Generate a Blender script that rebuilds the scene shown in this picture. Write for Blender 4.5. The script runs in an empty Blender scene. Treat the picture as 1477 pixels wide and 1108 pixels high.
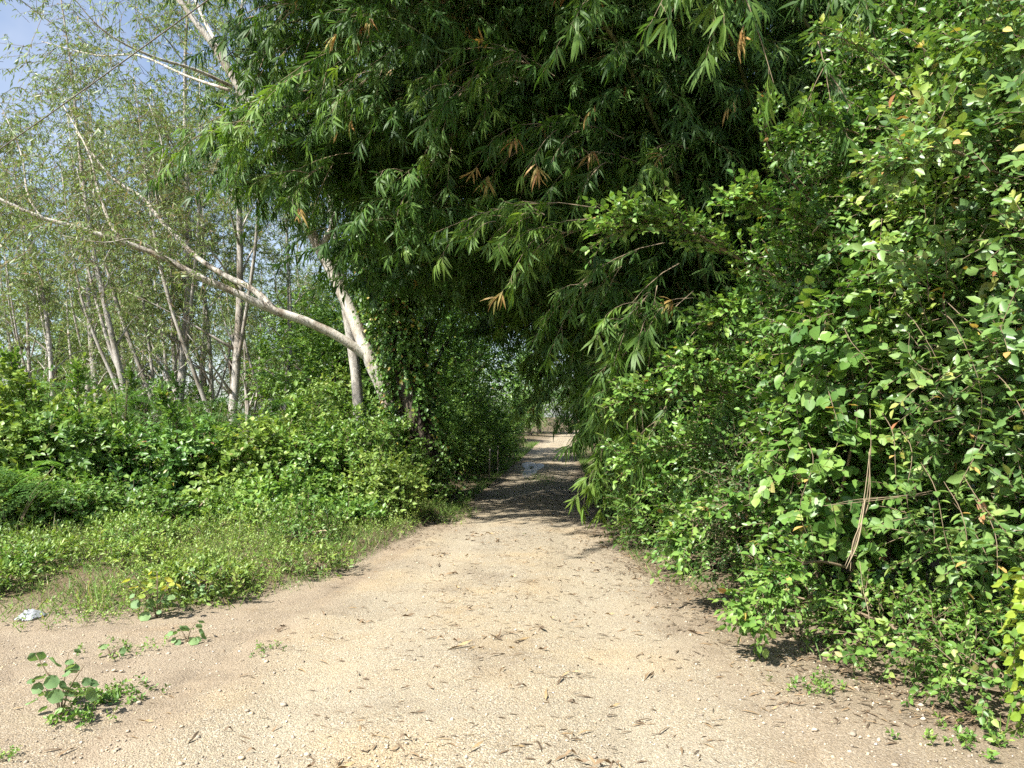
import bpy, math
import numpy as np
from mathutils import Vector
R = math.radians
rng = np.random.default_rng(11)

# ------------------------------------------------------------------ camera, sky, sun, exposure
F_PX, IMG_W, IMG_H, EYE = 1100.0, 1477.0, 1108.0, 1.6
PITCH = R(2.4)
sc = bpy.context.scene
cam_d = bpy.data.cameras.new('camera'); cam = bpy.data.objects.new('camera', cam_d)
sc.collection.objects.link(cam); sc.camera = cam
cam.location = (0, 0, EYE); cam.rotation_euler = (R(90) + PITCH, 0, 0)
cam_d.sensor_width = 36; cam_d.lens = 36 * F_PX / IMG_W
cam_d.clip_start = 0.05; cam_d.clip_end = 2000

SUN_EL, SUN_FROM = R(50), Vector((-0.74, -0.67, 0)).normalized()
world = bpy.data.worlds.new('World'); sc.world = world; world.use_nodes = True
wn, wl = world.node_tree.nodes, world.node_tree.links
wn.clear()
w_out = wn.new('ShaderNodeOutputWorld'); w_bg = wn.new('ShaderNodeBackground'); w_sky = wn.new('ShaderNodeTexSky')
w_sky.sky_type = 'NISHITA'; w_sky.sun_disc = False; w_sky.sun_elevation = SUN_EL
w_sky.sun_rotation = math.atan2(SUN_FROM.x, SUN_FROM.y); w_sky.air_density = 1.0; w_sky.dust_density = 1.0; w_sky.ozone_density = 2.5
w_bg.inputs['Strength'].default_value = 0.085
w_tc = wn.new('ShaderNodeTexCoord'); w_n = wn.new('ShaderNodeTexNoise'); w_n.inputs['Scale'].default_value = 3.2; w_n.inputs['Detail'].default_value = 6; w_n.inputs['Roughness'].default_value = .6
w_r = wn.new('ShaderNodeValToRGB'); w_r.color_ramp.elements[0].position = .40; w_r.color_ramp.elements[0].color = (.06, .06, .06, 1); w_r.color_ramp.elements[1].position = .68; w_r.color_ramp.elements[1].color = (.4, .4, .4, 1)
w_m = wn.new('ShaderNodeMix'); w_m.data_type = 'RGBA'; w_m.inputs[7].default_value = (5.2, 5.3, 5.7, 1)
wl.new(w_tc.outputs['Generated'], w_n.inputs[0]); wl.new(w_n.outputs[0], w_r.inputs[0]); wl.new(w_r.outputs[0], w_m.inputs[0]); wl.new(w_sky.outputs[0], w_m.inputs[6])
wl.new(w_m.outputs[2], w_bg.inputs['Color']); wl.new(w_bg.outputs[0], w_out.inputs[0])
sun_d = bpy.data.lights.new('sun', 'SUN'); sun_d.energy = 5.0; sun_d.angle = R(0.55); sun_d.color = (1.0, 0.965, 0.90)
sun = bpy.data.objects.new('sun', sun_d); sc.collection.objects.link(sun)
sdir = Vector((SUN_FROM.x * math.cos(SUN_EL), SUN_FROM.y * math.cos(SUN_EL), math.sin(SUN_EL)))
sun.rotation_euler = sdir.to_track_quat('Z', 'Y').to_euler(); sun.location = sdir * 60
vs = sc.view_settings
vs.view_transform = 'Standard'; vs.look = 'None'; vs.gamma = 1.0; vs.use_curve_mapping = False; vs.exposure = 1.3
sc.render.engine = 'CYCLES'
sc.cycles.max_bounces = 5; sc.cycles.diffuse_bounces = 2; sc.cycles.transmission_bounces = 3; sc.cycles.glossy_bounces = 2
sc.cycles.use_adaptive_sampling = True; sc.cycles.adaptive_threshold = 0.02; sc.cycles.use_denoising = False; sc.cycles.adaptive_min_samples = 16

# ------------------------------------------------------------------ helpers
UP = np.array([0, 0, 1.0])
def P(px, py, Y):
    u = (px - IMG_W / 2) / F_PX; w = (IMG_H / 2 - py) / F_PX
    fy = math.cos(PITCH) - w * math.sin(PITCH); fz = math.sin(PITCH) + w * math.cos(PITCH)
    return np.array([u / fy * Y, Y, EYE + fz / fy * Y])
def nrm(a):
    return a / np.maximum(np.linalg.norm(a, axis=-1, keepdims=True), 1e-9)
def rvec(n):
    return nrm(rng.normal(size=(n, 3)))
def smooth_noise(x, y, seed=0):
    r = np.random.default_rng(seed); o = np.zeros_like(x, dtype=float)
    for k in range(7):
        a = r.uniform(0, 6.28); f = r.uniform(.6, 1.6); p = r.uniform(0, 6.28)
        o += np.sin((x * math.cos(a) + y * math.sin(a)) * f + p + 1.3 * np.sin((x * math.sin(a * 1.7) - y * math.cos(a * 1.7)) * f * .7 + p * 2))
    return o / 7

C = sc.collection.objects
def setp(o, label=None, cat=None, group=None, kind=None):
    if label: o['label'] = label
    if cat: o['category'] = cat
    if group: o['group'] = group
    if kind: o['kind'] = kind
    return o
def thing(name, label, cat, loc=(0, 0, 0), group=None, rz=0.0):
    o = bpy.data.objects.new(name, None); C.link(o); o.empty_display_size = .2
    o.location = [float(v) for v in loc]; o.rotation_euler = (0, 0, rz)
    return setp(o, label, cat, group)
def inst(name, mesh, parent=None, loc=(0, 0, 0), rot=(0, 0, 0), scale=1.0):
    o = bpy.data.objects.new(name, mesh); C.link(o)
    o.location = [float(v) for v in loc]; o.rotation_euler = rot
    o.scale = (scale,) * 3 if np.isscalar(scale) else scale
    if parent: o.parent = parent
    if parent and name in ('foliage', 'crown', 'twigs', 'leaf_spray', 'frond'): o['kind'] = 'stuff'
    return o

# leaf templates: (x along the leaf, y across, z off the blade); faces
T_OVATE = (np.array([[0, 0, 0], [.28, .44, .07], [.62, .40, .05], [1, 0, -.10], [.62, -.40, .05], [.28, -.44, .07]]), [[0, 3, 2, 1], [0, 5, 4, 3]])
T_LONG = (np.array([[0, 0, 0], [.28, .5, .03], [.28, -.5, .03], [.66, .40, -.04], [.66, -.40, -.04], [1, 0, -.20]]), [[0, 2, 1], [1, 2, 4, 3], [3, 4, 5]])
T_THIN = (np.array([[0, 0, 0], [.42, .5, -.02], [1, 0, -.08], [.42, -.5, -.02]]), [[0, 3, 2, 1]])
T_ROUND = (np.array([[0, 0, 0], [-.06, .30, .03], [.30, .55, .06], [.70, .36, .02], [1, 0, -.10], [.70, -.36, .02], [.30, -.55, .06], [-.06, -.30, .03]]), [[0, 4, 3, 2, 1], [0, 7, 6, 5, 4]])
T_BLADE = (np.array([[0, .5, 0], [0, -.5, 0], [.55, .38, -.03], [.55, -.38, -.03], [1, 0, -.28]]), [[0, 1, 3, 2], [2, 3, 4]])

class Geo:
    def __init__(s): s.v = []; s.lv = []; s.lt = []; s.r = []; s.n = 0
    def add(s, verts, loops, totals, rnd):
        s.v.append(verts.reshape(-1, 3)); s.lv.append(np.asarray(loops).ravel() + s.n); s.lt.append(np.asarray(totals).ravel())
        s.r.append(np.asarray(rnd, float).ravel()); s.n += len(s.v[-1])
    def leaves(s, tpl, o, x, n, L, W, rnd):
        tv, tf = tpl; m = len(o)
        if m == 0: return
        x = nrm(x); y = nrm(np.cross(n, x)); z = np.cross(x, y)
        L = np.broadcast_to(L, (m,)); W = np.broadcast_to(W, (m,)); rnd = np.broadcast_to(rnd, (m,))
        v = (o[:, None] + (L[:, None] * tv[:, 0])[..., None] * x[:, None] + (W[:, None] * tv[:, 1])[..., None] * y[:, None]
             + (L[:, None] * tv[:, 2])[..., None] * z[:, None])
        k = len(tv); fl = np.concatenate([np.array(f) for f in tf]); ft = np.array([len(f) for f in tf])
        s.add(v, (np.arange(m)[:, None] * k + fl).ravel(), np.tile(ft, m), np.repeat(rnd, k))
    def twigs(s, a, b, ra, rb, rnd=.5):
        m = len(a)
        if m == 0: return
        d = nrm(b - a); q = nrm(np.cross(d, np.array([.31, .47, .83]))); w = np.cross(d, q)
        ra = np.broadcast_to(ra, (m,)); rb = np.broadcast_to(rb, (m,))
        vs_ = []
        for p, r in ((a, ra), (b, rb)):
            for k in range(3):
                c, sn = math.cos(2.094 * k), math.sin(2.094 * k)
                vs_.append(p + (q * c + w * sn) * r[:, None])
        v = np.stack(vs_, 1)
        fl = np.array([0, 1, 4, 3, 1, 2, 5, 4, 2, 0, 3, 5])
        s.add(v, (np.arange(m)[:, None] * 6 + fl).ravel(), np.full(m * 3, 4), np.full(m * 6, rnd))
    def tube(s, pts, rad, sides=8, wob=0.0, sub=4, rnd=.5, caps=True):
        pts = np.asarray(pts, float); rad = np.asarray(rad, float)
        if sub > 1 and len(pts) > 2:
            pts, rad = spline(pts, rad, sub)
        n = len(pts); tan = nrm(np.gradient(pts, axis=0))
        ref = np.array([0.92, .37, .1]) if abs(tan[0][0]) < .8 else np.array([0, 1.0, .2])
        rings = []
        ang = np.linspace(0, 2 * math.pi, sides, endpoint=False)
        for i in range(n):
            q = nrm(ref - tan[i] * np.dot(ref, tan[i])); ref = q; w = np.cross(tan[i], q)
            rr = rad[i] * (1 + wob * rng.uniform(-1, 1, sides))
            rings.append(pts[i] + (np.cos(ang) * rr)[:, None] * q + (np.sin(ang) * rr)[:, None] * w)
        v = np.concatenate(rings)
        i, j = np.meshgrid(np.arange(n - 1), np.arange(sides), indexing='ij')
        j2 = (j + 1) % sides
        q4 = np.stack([i * sides + j, i * sides + j2, (i + 1) * sides + j2, (i + 1) * sides + j], -1).reshape(-1, 4)
        lo, tt = q4.ravel(), np.full(len(q4), 4)
        if caps:
            lo = np.concatenate([lo, np.arange(sides)[::-1], (n - 1) * sides + np.arange(sides)]); tt = np.concatenate([tt, [sides, sides]])
        s.add(v, lo, tt, np.full(len(v), rnd))
    def mesh(s, name, mat, origin=(0, 0, 0), smooth=False):
        v = np.concatenate(s.v) - np.asarray(origin, float); lv = np.concatenate(s.lv); lt = np.concatenate(s.lt); r = np.concatenate(s.r)
        me = bpy.data.meshes.new(name)
        me.vertices.add(len(v)); me.vertices.foreach_set('co', v.astype(np.float32).ravel())
        me.loops.add(len(lv)); me.loops.foreach_set('vertex_index', lv.astype(np.int32))
        me.polygons.add(len(lt)); st = np.concatenate([[0], np.cumsum(lt)[:-1]])
        me.polygons.foreach_set('loop_start', st.astype(np.int32)); me.polygons.foreach_set('loop_total', lt.astype(np.int32))
        if smooth: me.polygons.foreach_set('use_smooth', np.ones(len(lt), bool))
        at = me.attributes.new('rnd', 'FLOAT', 'POINT'); at.data.foreach_set('value', r.astype(np.float32))
        me.materials.append(mat); me.update(calc_edges=True); me.validate()
        return me
    def build(s, name, mat, parent=None, smooth=False):
        org = parent.location if parent else (0, 0, 0)
        if parent and parent.parent: org = Vector(org) + parent.parent.location
        o = inst(name, s.mesh(name, mat, org, smooth), parent)
        if parent and name in ('foliage', 'twigs', 'crown', 'ivy', 'ivy_stems', 'branch'): o['kind'] = 'stuff'
        return o

def spline(p, r, sub):
    n = len(p); P0 = np.vstack([2 * p[0] - p[1], p, 2 * p[-1] - p[-2]]); out, ro = [], []
    for i in range(n - 1):
        a, b, c, d = P0[i], P0[i + 1], P0[i + 2], P0[i + 3]
        for k in range(sub):
            t = k / sub
            out.append(.5 * ((2 * b) + (c - a) * t + (2 * a - 5 * b + 4 * c - d) * t * t + (3 * b - a - 3 * c + d) * t ** 3)); ro.append(r[i] * (1 - t) + r[i + 1] * t)
    out.append(p[-1]); ro.append(r[-1])
    return np.array(out), np.array(ro)

# ------------------------------------------------------------------ materials
def mat_new(name):
    m = bpy.data.materials.new(name); m.use_nodes = True
    nt = m.node_tree; nt.nodes.clear(); out = nt.nodes.new('ShaderNodeOutputMaterial')
    return m, nt.nodes, nt.links, out
def ramp(N, stops, interp='LINEAR'):
    r = N.new('ShaderNodeValToRGB'); e = r.color_ramp.elements; r.color_ramp.interpolation = interp
    while len(e) < len(stops): e.new(.5)
    for k, (p, c) in enumerate(stops): e[k].position = p; e[k].color = (*c, 1)
    return r
LEAF_GAIN = (1.30, 1.34, 1.65)
def leaf_mat(name, stops, trans=.35, rough=.42, spec=.45, tint=(1.25, 1.25, .55), objvar=.12):
    m, N, L, out = mat_new(name)
    at = N.new('ShaderNodeAttribute'); at.attribute_name = 'rnd'
    stops = [(p, tuple(min(.7, c * g) for c, g in zip(col, LEAF_GAIN))) for p, col in stops]
    rp = ramp(N, stops); L.new(at.outputs['Fac'], rp.inputs[0])
    oi = N.new('ShaderNodeObjectInfo'); mr = N.new('ShaderNodeMapRange'); mr.inputs[3].default_value = 1 - objvar; mr.inputs[4].default_value = 1 + objvar
    L.new(oi.outputs['Random'], mr.inputs[0])
    hs = N.new('ShaderNodeHueSaturation'); L.new(rp.outputs[0], hs.inputs['Color']); L.new(mr.outputs[0], hs.inputs['Value'])
    pb = N.new('ShaderNodeBsdfPrincipled'); pb.inputs['Roughness'].default_value = rough; pb.inputs['Specular IOR Level'].default_value = spec
    L.new(hs.outputs[0], pb.inputs['Base Color'])
    mx = N.new('ShaderNodeMix'); mx.data_type = 'RGBA'; mx.blend_type = 'MULTIPLY'; mx.inputs[0].default_value = 1
    L.new(hs.outputs[0], mx.inputs[6]); mx.inputs[7].default_value = (*tint, 1)
    tr = N.new('ShaderNodeBsdfTranslucent'); L.new(mx.outputs[2], tr.inputs[0])
    ms = N.new('ShaderNodeMixShader'); ms.inputs[0].default_value = trans
    L.new(pb.outputs[0], ms.inputs[1]); L.new(tr.outputs[0], ms.inputs[2]); L.new(ms.outputs[0], out.inputs[0])
    return m
def bark_mat(name, c1, c2, c3, scale=3.0, rough=.85, bump=.4, stretch=(1, 1, .35)):
    m, N, L, out = mat_new(name)
    tc = N.new('ShaderNodeTexCoord'); mp = N.new('ShaderNodeMapping'); mp.inputs['Scale'].default_value = stretch
    L.new(tc.outputs['Object'], mp.inputs[0])
    n1 = N.new('ShaderNodeTexNoise'); n1.inputs['Scale'].default_value = scale; n1.inputs['Detail'].default_value = 6; n1.inputs['Roughness'].default_value = .65
    n2 = N.new('ShaderNodeTexNoise'); n2.inputs['Scale'].default_value = scale * 9; n2.inputs['Detail'].default_value = 4
    L.new(mp.outputs[0], n1.inputs[0]); L.new(mp.outputs[0], n2.inputs[0])
    rp = ramp(N, [(.36, c1), (.52, c2), (.68, c3)]); L.new(n1.outputs[0], rp.inputs[0])
    mx = N.new('ShaderNodeMix'); mx.data_type = 'RGBA'; mx.blend_type = 'MULTIPLY'; mx.inputs[0].default_value = .5
    r2 = ramp(N, [(.3, (.45, .42, .4)), (.6, (1, 1, 1))]); L.new(n2.outputs[0], r2.inputs[0])
    L.new(rp.outputs[0], mx.inputs[6]); L.new(r2.outputs[0], mx.inputs[7])
    pb = N.new('ShaderNodeBsdfPrincipled'); pb.inputs['Roughness'].default_value = rough; pb.inputs['Specular IOR Level'].default_value = .25
    L.new(mx.outputs[2], pb.inputs['Base Color'])
    bp = N.new('ShaderNodeBump'); bp.inputs['Strength'].default_value = bump; bp.inputs['Distance'].default_value = .02
    L.new(n2.outputs[0], bp.inputs['Height']); L.new(bp.outputs[0], pb.inputs['Normal']); L.new(pb.outputs[0], out.inputs[0])
    return m
def plain_mat(name, stops, rough=.85, spec=.25):
    m, N, L, out = mat_new(name)
    at = N.new('ShaderNodeAttribute'); at.attribute_name = 'rnd'; rp = ramp(N, stops); L.new(at.outputs['Fac'], rp.inputs[0])
    tc = N.new('ShaderNodeTexCoord'); n = N.new('ShaderNodeTexNoise'); n.inputs['Scale'].default_value = 60; L.new(tc.outputs['Object'], n.inputs[0])
    mx = N.new('ShaderNodeMix'); mx.data_type = 'RGBA'; mx.blend_type = 'MULTIPLY'; mx.inputs[0].default_value = .35
    r2 = ramp(N, [(.3, (.55, .55, .55)), (.7, (1, 1, 1))]); L.new(n.outputs[0], r2.inputs[0]); L.new(rp.outputs[0], mx.inputs[6]); L.new(r2.outputs[0], mx.inputs[7])
    pb = N.new('ShaderNodeBsdfPrincipled'); pb.inputs['Roughness'].default_value = rough; pb.inputs['Specular IOR Level'].default_value = spec
    L.new(mx.outputs[2], pb.inputs['Base Color']); L.new(pb.outputs[0], out.inputs[0])
    return m

M = {}
M['bamboo_leaf'] = leaf_mat('bamboo_leaf', [(0, (.022, .052, .010)), (.45, (.048, .10, .016)), (.8, (.10, .175, .025)), (.955, (.14, .21, .03)), (.975, (.36, .25, .07)), (1, (.30, .14, .04))], trans=.36, rough=.5, spec=.3)
M['shrub_leaf'] = leaf_mat('shrub_leaf', [(0, (.034, .082, .016)), (.45, (.08, .165, .026)), (.8, (.14, .235, .036)), (.95, (.17, .25, .045)), (.98, (.34, .28, .05)), (1, (.30, .13, .05))], trans=.27, rough=.40, spec=.5)
M['climber_leaf'] = leaf_mat('climber_leaf', [(0, (.045, .095, .02)), (.45, (.09, .165, .034)), (.8, (.15, .23, .05)), (.94, (.22, .28, .06)), (.975, (.38, .30, .06)), (1, (.34, .14, .06))], trans=.27, rough=.40, spec=.5)
M['weed_leaf'] = leaf_mat('weed_leaf', [(0, (.045, .10, .017)), (.45, (.10, .185, .028)), (.8, (.16, .245, .04)), (.96, (.22, .29, .055)), (1, (.30, .24, .08))], trans=.29, rough=.42, spec=.45)
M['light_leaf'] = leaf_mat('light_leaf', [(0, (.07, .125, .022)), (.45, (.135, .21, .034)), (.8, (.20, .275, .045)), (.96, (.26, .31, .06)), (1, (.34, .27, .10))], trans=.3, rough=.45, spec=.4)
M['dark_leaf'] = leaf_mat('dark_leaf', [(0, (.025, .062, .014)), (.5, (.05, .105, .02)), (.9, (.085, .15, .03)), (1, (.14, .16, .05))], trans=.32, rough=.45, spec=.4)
M['euc_leaf'] = leaf_mat('euc_leaf', [(0, (.085, .125, .034)), (.5, (.145, .20, .05)), (.85, (.20, .255, .06)), (.95, (.22, .20, .08)), (1, (.30, .20, .09))], trans=.36, rough=.45, spec=.4, tint=(1.2, 1.2, .7))
M['feather_leaf'] = leaf_mat('feather_leaf', [(0, (.055, .13, .028)), (.5, (.095, .19, .038)), (1, (.14, .24, .04))], trans=.42, rough=.5, spec=.3)
M['grass'] = leaf_mat('grass', [(0, (.06, .12, .02)), (.5, (.11, .18, .032)), (.86, (.17, .235, .05)), (.94, (.30, .27, .11)), (1, (.40, .33, .18))], trans=.36, rough=.55, spec=.3)
M['mallow'] = leaf_mat('mallow', [(0, (.09, .15, .05)), (.5, (.14, .22, .075)), (1, (.19, .27, .09))], trans=.34, rough=.6, spec=.25)
M['yellow_leaf'] = leaf_mat('yellow_leaf', [(0, (.15, .22, .04)), (.5, (.28, .33, .05)), (1, (.45, .42, .06))], trans=.36, rough=.5, spec=.3, tint=(1.1, 1.1, .6))
M['lime_leaf'] = leaf_mat('lime_leaf', [(0, (.13, .20, .02)), (.5, (.20, .27, .025)), (1, (.27, .31, .04))], trans=.4, rough=.45, spec=.35, tint=(1.1, 1.1, .6))
M['euc_bark'] = bark_mat('euc_bark', (.24, .19, .14), (.53, .49, .42), (.68, .65, .59), scale=4.5, bump=.5)
M['grey_bark'] = bark_mat('grey_bark', (.24, .205, .16), (.42, .39, .34), (.56, .53, .47), scale=3.5)
M['dark_bark'] = bark_mat('dark_bark', (.04, .033, .025), (.085, .068, .05), (.17, .14, .10), scale=5, bump=.8)
M['twig'] = plain_mat('twig', [(0, (.16, .11, .07)), (.5, (.21, .16, .10)), (1, (.42, .34, .22))])
M['culm'] = bark_mat('culm', (.06, .085, .025), (.12, .13, .045), (.22, .19, .08), scale=2, rough=.45, bump=.1)
M['dry'] = plain_mat('dry', [(0, (.085, .062, .04)), (.4, (.17, .12, .075)), (.8, (.30, .205, .11)), (.95, (.42, .30, .15)), (1, (.09, .13, .04))], rough=.7)
M['straw'] = plain_mat('straw', [(0, (.38, .29, .17)), (1, (.55, .45, .28))], rough=.7)
M['pebble'] = plain_mat('pebble', [(0, (.20, .165, .125)), (.3, (.40, .33, .25)), (.6, (.50, .42, .31)), (.8, (.54, .41, .25)), (1, (.60, .56, .49))], rough=.9)

def ground_mat(name, kind):
    m, N, L, out = mat_new(name)
    tc = N.new('ShaderNodeTexCoord')
    def noise(scale, det=5, rough=.6, dist=0):
        n = N.new('ShaderNodeTexNoise'); n.inputs['Scale'].default_value = scale; n.inputs['Detail'].default_value = det; n.inputs['Roughness'].default_value = rough; n.inputs['Distortion'].default_value = dist
        L.new(tc.outputs['Object'], n.inputs[0]); return n
    def mix(a, b, fac, blend='MIX'):
        x = N.new('ShaderNodeMix'); x.data_type = 'RGBA'; x.blend_type = blend
        for sck, v in ((0, fac), (6, a), (7, b)):
            if isinstance(v, (float, int)): x.inputs[sck].default_value = v
            elif isinstance(v, tuple): x.inputs[sck].default_value = (*v, 1)
            else: L.new(v, x.inputs[sck])
        return x.outputs[2]
    big = noise(.55, 2, .6, .4); mid = noise(2.3, 4, .65, 0); fine = noise(70, 2, .8)
    v1 = N.new('ShaderNodeTexVoronoi'); v1.inputs['Scale'].default_value = 110; L.new(tc.outputs['Object'], v1.inputs[0])
    v2 = N.new('ShaderNodeTexVoronoi'); v2.inputs['Scale'].default_value = 230; L.new(tc.outputs['Object'], v2.inputs[0])
    sep = N.new('ShaderNodeSeparateColor'); L.new(v1.outputs['Color'], sep.inputs[0])
    sep2 = N.new('ShaderNodeSeparateColor'); L.new(v2.outputs['Color'], sep2.inputs[0])
    grav = ramp(N, [(0, (.09, .073, .055)), (.22, (.22, .185, .14)), (.5, (.355, .30, .222)), (.78, (.42, .325, .20)), (.9, (.48, .435, .36)), (1, (.66, .62, .54))]); L.new(sep.outputs[0], grav.inputs[0])
    grav2 = ramp(N, [(0, (.12, .10, .078)), (.4, (.31, .265, .20)), (.85, (.40, .335, .245)), (1, (.62, .58, .50))]); L.new(sep2.outputs[0], grav2.inputs[0])
    dirt = ramp(N, [(.3, (.21, .17, .13)), (.5, (.31, .255, .195)), (.7, (.38, .325, .255))]); L.new(mid.outputs[0], dirt.inputs[0])
    g = mix(grav.outputs[0], grav2.outputs[0], .45)
    pat = noise(1.1, 3, .6, .6); pr = ramp(N, [(.33, (.74, .71, .70)), (.47, (1, 1, 1)), (.58, (1.0, .98, .96)), (.72, (1.02, .89, .73))]); L.new(pat.outputs[0], pr.inputs[0])
    g = mix(g, pr.outputs[0], .9, 'MULTIPLY')
    if kind == 'road':
        tan = ramp(N, [(.36, (.29, .255, .205)), (.5, (.36, .30, .215)), (.64, (.43, .32, .185))]); L.new(big.outputs[0], tan.inputs[0])
        fac = ramp(N, [(.40, (.08,) * 3), (.60, (.5,) * 3)]); L.new(mid.outputs[0], fac.inputs[0])
        col = mix(g, tan.outputs[0], fac.outputs[0])
        ar = N.new('ShaderNodeAttribute'); ar.attribute_name = 'rut'; col = mix(col, (.40, .345, .262), ar.outputs['Fac'])
        at = N.new('ShaderNodeAttribute'); at.attribute_name = 'edge'
        en = N.new('ShaderNodeMath'); en.operation = 'MULTIPLY_ADD'; en.use_clamp = True; L.new(mid.outputs[0], en.inputs[0]); en.inputs[1].default_value = 1.6; en.inputs[2].default_value = -.8
        ea = N.new('ShaderNodeMath'); ea.operation = 'ADD'; ea.use_clamp = True; L.new(at.outputs['Fac'], ea.inputs[0]); L.new(en.outputs[0], ea.inputs[1])
        em = N.new('ShaderNodeMath'); em.operation = 'MULTIPLY'; L.new(ea.outputs[0], em.inputs[0]); L.new(at.outputs['Fac'], em.inputs[1])
        col = mix(col, mix(dirt.outputs[0], (.90, .85, .81), 1.0, 'MULTIPLY'), em.outputs[0])
    else:
        fac = ramp(N, [(.42, (.2,) * 3), (.58, (.75,) * 3)]); L.new(big.outputs[0], fac.inputs[0])
        col = mix(g, dirt.outputs[0], fac.outputs[0])
        col = mix(col, (.94, .91, .89), 1.0, 'MULTIPLY')
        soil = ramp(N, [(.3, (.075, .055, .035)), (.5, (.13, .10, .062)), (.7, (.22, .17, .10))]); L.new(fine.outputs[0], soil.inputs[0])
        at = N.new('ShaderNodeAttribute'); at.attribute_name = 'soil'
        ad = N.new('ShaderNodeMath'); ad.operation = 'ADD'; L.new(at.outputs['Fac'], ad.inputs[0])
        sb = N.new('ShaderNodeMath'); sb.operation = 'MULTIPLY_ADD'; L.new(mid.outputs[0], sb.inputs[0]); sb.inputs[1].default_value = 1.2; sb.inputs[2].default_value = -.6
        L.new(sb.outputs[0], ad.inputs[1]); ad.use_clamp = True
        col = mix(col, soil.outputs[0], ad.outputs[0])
    col = mix(col, (.97, .975, .93), 1.0, 'MULTIPLY')
    fr = ramp(N, [(.34, (.38, .36, .34)), (.52, (1, 1, 1))]); L.new(fine.outputs[0], fr.inputs[0])
    col = mix(col, fr.outputs[0], .55, 'MULTIPLY')
    hsum = N.new('ShaderNodeMath'); hsum.operation = 'MULTIPLY_ADD'; L.new(v1.outputs['Distance'], hsum.inputs[0]); hsum.inputs[1].default_value = -1.2
    h2 = N.new('ShaderNodeMath'); h2.operation = 'MULTIPLY_ADD'; L.new(fine.outputs[0], h2.inputs[0]); h2.inputs[1].default_value = 1.3; h2.inputs[2].default_value = 0
    L.new(h2.outputs[0], hsum.inputs[2])
    bp = N.new('ShaderNodeBump'); bp.inputs['Strength'].default_value = .6; bp.inputs['Distance'].default_value = .009; L.new(hsum.outputs[0], bp.inputs['Height'])
    pb = N.new('ShaderNodeBsdfPrincipled'); pb.inputs['Roughness'].default_value = .95; pb.inputs['Specular IOR Level'].default_value = .12
    L.new(col, pb.inputs['Base Color']); L.new(bp.outputs[0], pb.inputs['Normal']); L.new(pb.outputs[0], out.inputs[0])
    return m
M['ground'] = ground_mat('ground', 'ground'); M['road'] = ground_mat('road', 'road')

# ------------------------------------------------------------------ terrain
GX = np.array([-60, -8, -4.07, -3.0, -2.3, -1.8, -1.3, -1.1]); GY = np.array([5.7, 5.9, 6.07, 6.2, 6.5, 7.65, 10.35, 13.0])
def road_mid(y): return .07 * y - .6 + np.where(y > 40, (np.maximum(y, 40) - 40) ** 2 * .0016, 0)
def road_half(y): return np.interp(y, [-5, 3, 5, 7, 9, 11, 20, 44, 90], [2.0, 1.95, 1.8, 1.62, 1.36, 1.2, 1.12, 1.0, 1.0])
def bush_edge(y): return np.interp(y, [-20, 2.5, 3.8, 5, 6.5, 7.65, 9.3, 11, 20, 44, 90], [4.5, 3.0, 2.6, 2.15, 1.86, 1.5, 1.4, 1.42, 1.95, 3.6, 7.0])
def in_verge(x, y):     # >0 inside the vegetated part, metres
    left = np.where(x < -1.1, y - np.interp(x, GX, GY), np.where(y > 11, (road_mid(y) - road_half(y)) - x, -1.0))
    right = x - bush_edge(y)
    return np.maximum(np.minimum(left, 4), right)
def height(x, y):
    h = .035 * smooth_noise(x * .9, y * .9, 3) + .012 * smooth_noise(x * 3.1, y * 3.1, 5)
    h += .10 * np.clip(in_verge(x, y) / 1.2, 0, 1)
    return h * np.exp(-np.maximum(0, y - 60) / 60)
def grid_axis(lo, d0, d1, hi, step, grow=1.22):
    a = list(np.arange(d0, d1, step)); s = step
    while a[-1] < hi: s *= grow; a.append(a[-1] + s)
    s = step
    while a[0] > lo: s *= grow; a.insert(0, a[0] - s)
    return np.array(a)
def grid_mesh(name, X, Y, Z, mat, attr, vals):
    ny, nx = X.shape
    g = Geo(); i, j = np.meshgrid(np.arange(ny - 1), np.arange(nx - 1), indexing='ij')
    q = np.stack([i * nx + j, i * nx + j + 1, (i + 1) * nx + j + 1, (i + 1) * nx + j], -1)
    g.add(np.stack([X, Y, Z], -1), q.ravel(), np.full(q.shape[0] * q.shape[1], 4), np.zeros(ny * nx))
    me = g.mesh(name, mat, smooth=True)
    at = me.attributes.new(attr, 'FLOAT', 'POINT'); at.data.foreach_set('value', vals.astype(np.float32).ravel())
    return inst(name, me)
xs = grid_axis(-700, -7, 5.5, 700, .07); ys = grid_axis(-120, 2.6, 13, 900, .07)
X, Y = np.meshgrid(xs, ys)
sunk = np.clip((road_half(Y) * .98 - np.abs(X - road_mid(Y))) / .6, 0, 1)
Z = height(X, Y) - .05 * sunk + (.008 * smooth_noise(X * 8, Y * 8, 53) + .006 * smooth_noise(X * 19, Y * 19, 54) + .0015 * rng.normal(size=X.shape)) * (np.abs(X) < 7) * (Y < 13.5) * (Y > 2)
soil = np.clip((in_verge(X, Y) + .15) / .8, 0, 1)
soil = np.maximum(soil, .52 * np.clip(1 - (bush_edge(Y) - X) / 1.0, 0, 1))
setp(grid_mesh('ground', X, Y, Z, M['ground'], 'soil', soil), 'bare grey-brown dirt and soil around the track', kind='structure')
yy = grid_axis(-4, 2.6, 13, 95, .06, 1.03); vv = np.linspace(-1, 1, 64)
V, Yr = np.meshgrid(vv, yy)
wob = 1 + .10 * smooth_noise(V * 0 + np.sign(V) * 3, Yr * 1.4, 9)
Xr = road_mid(Yr) + V * road_half(Yr) * wob
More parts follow.
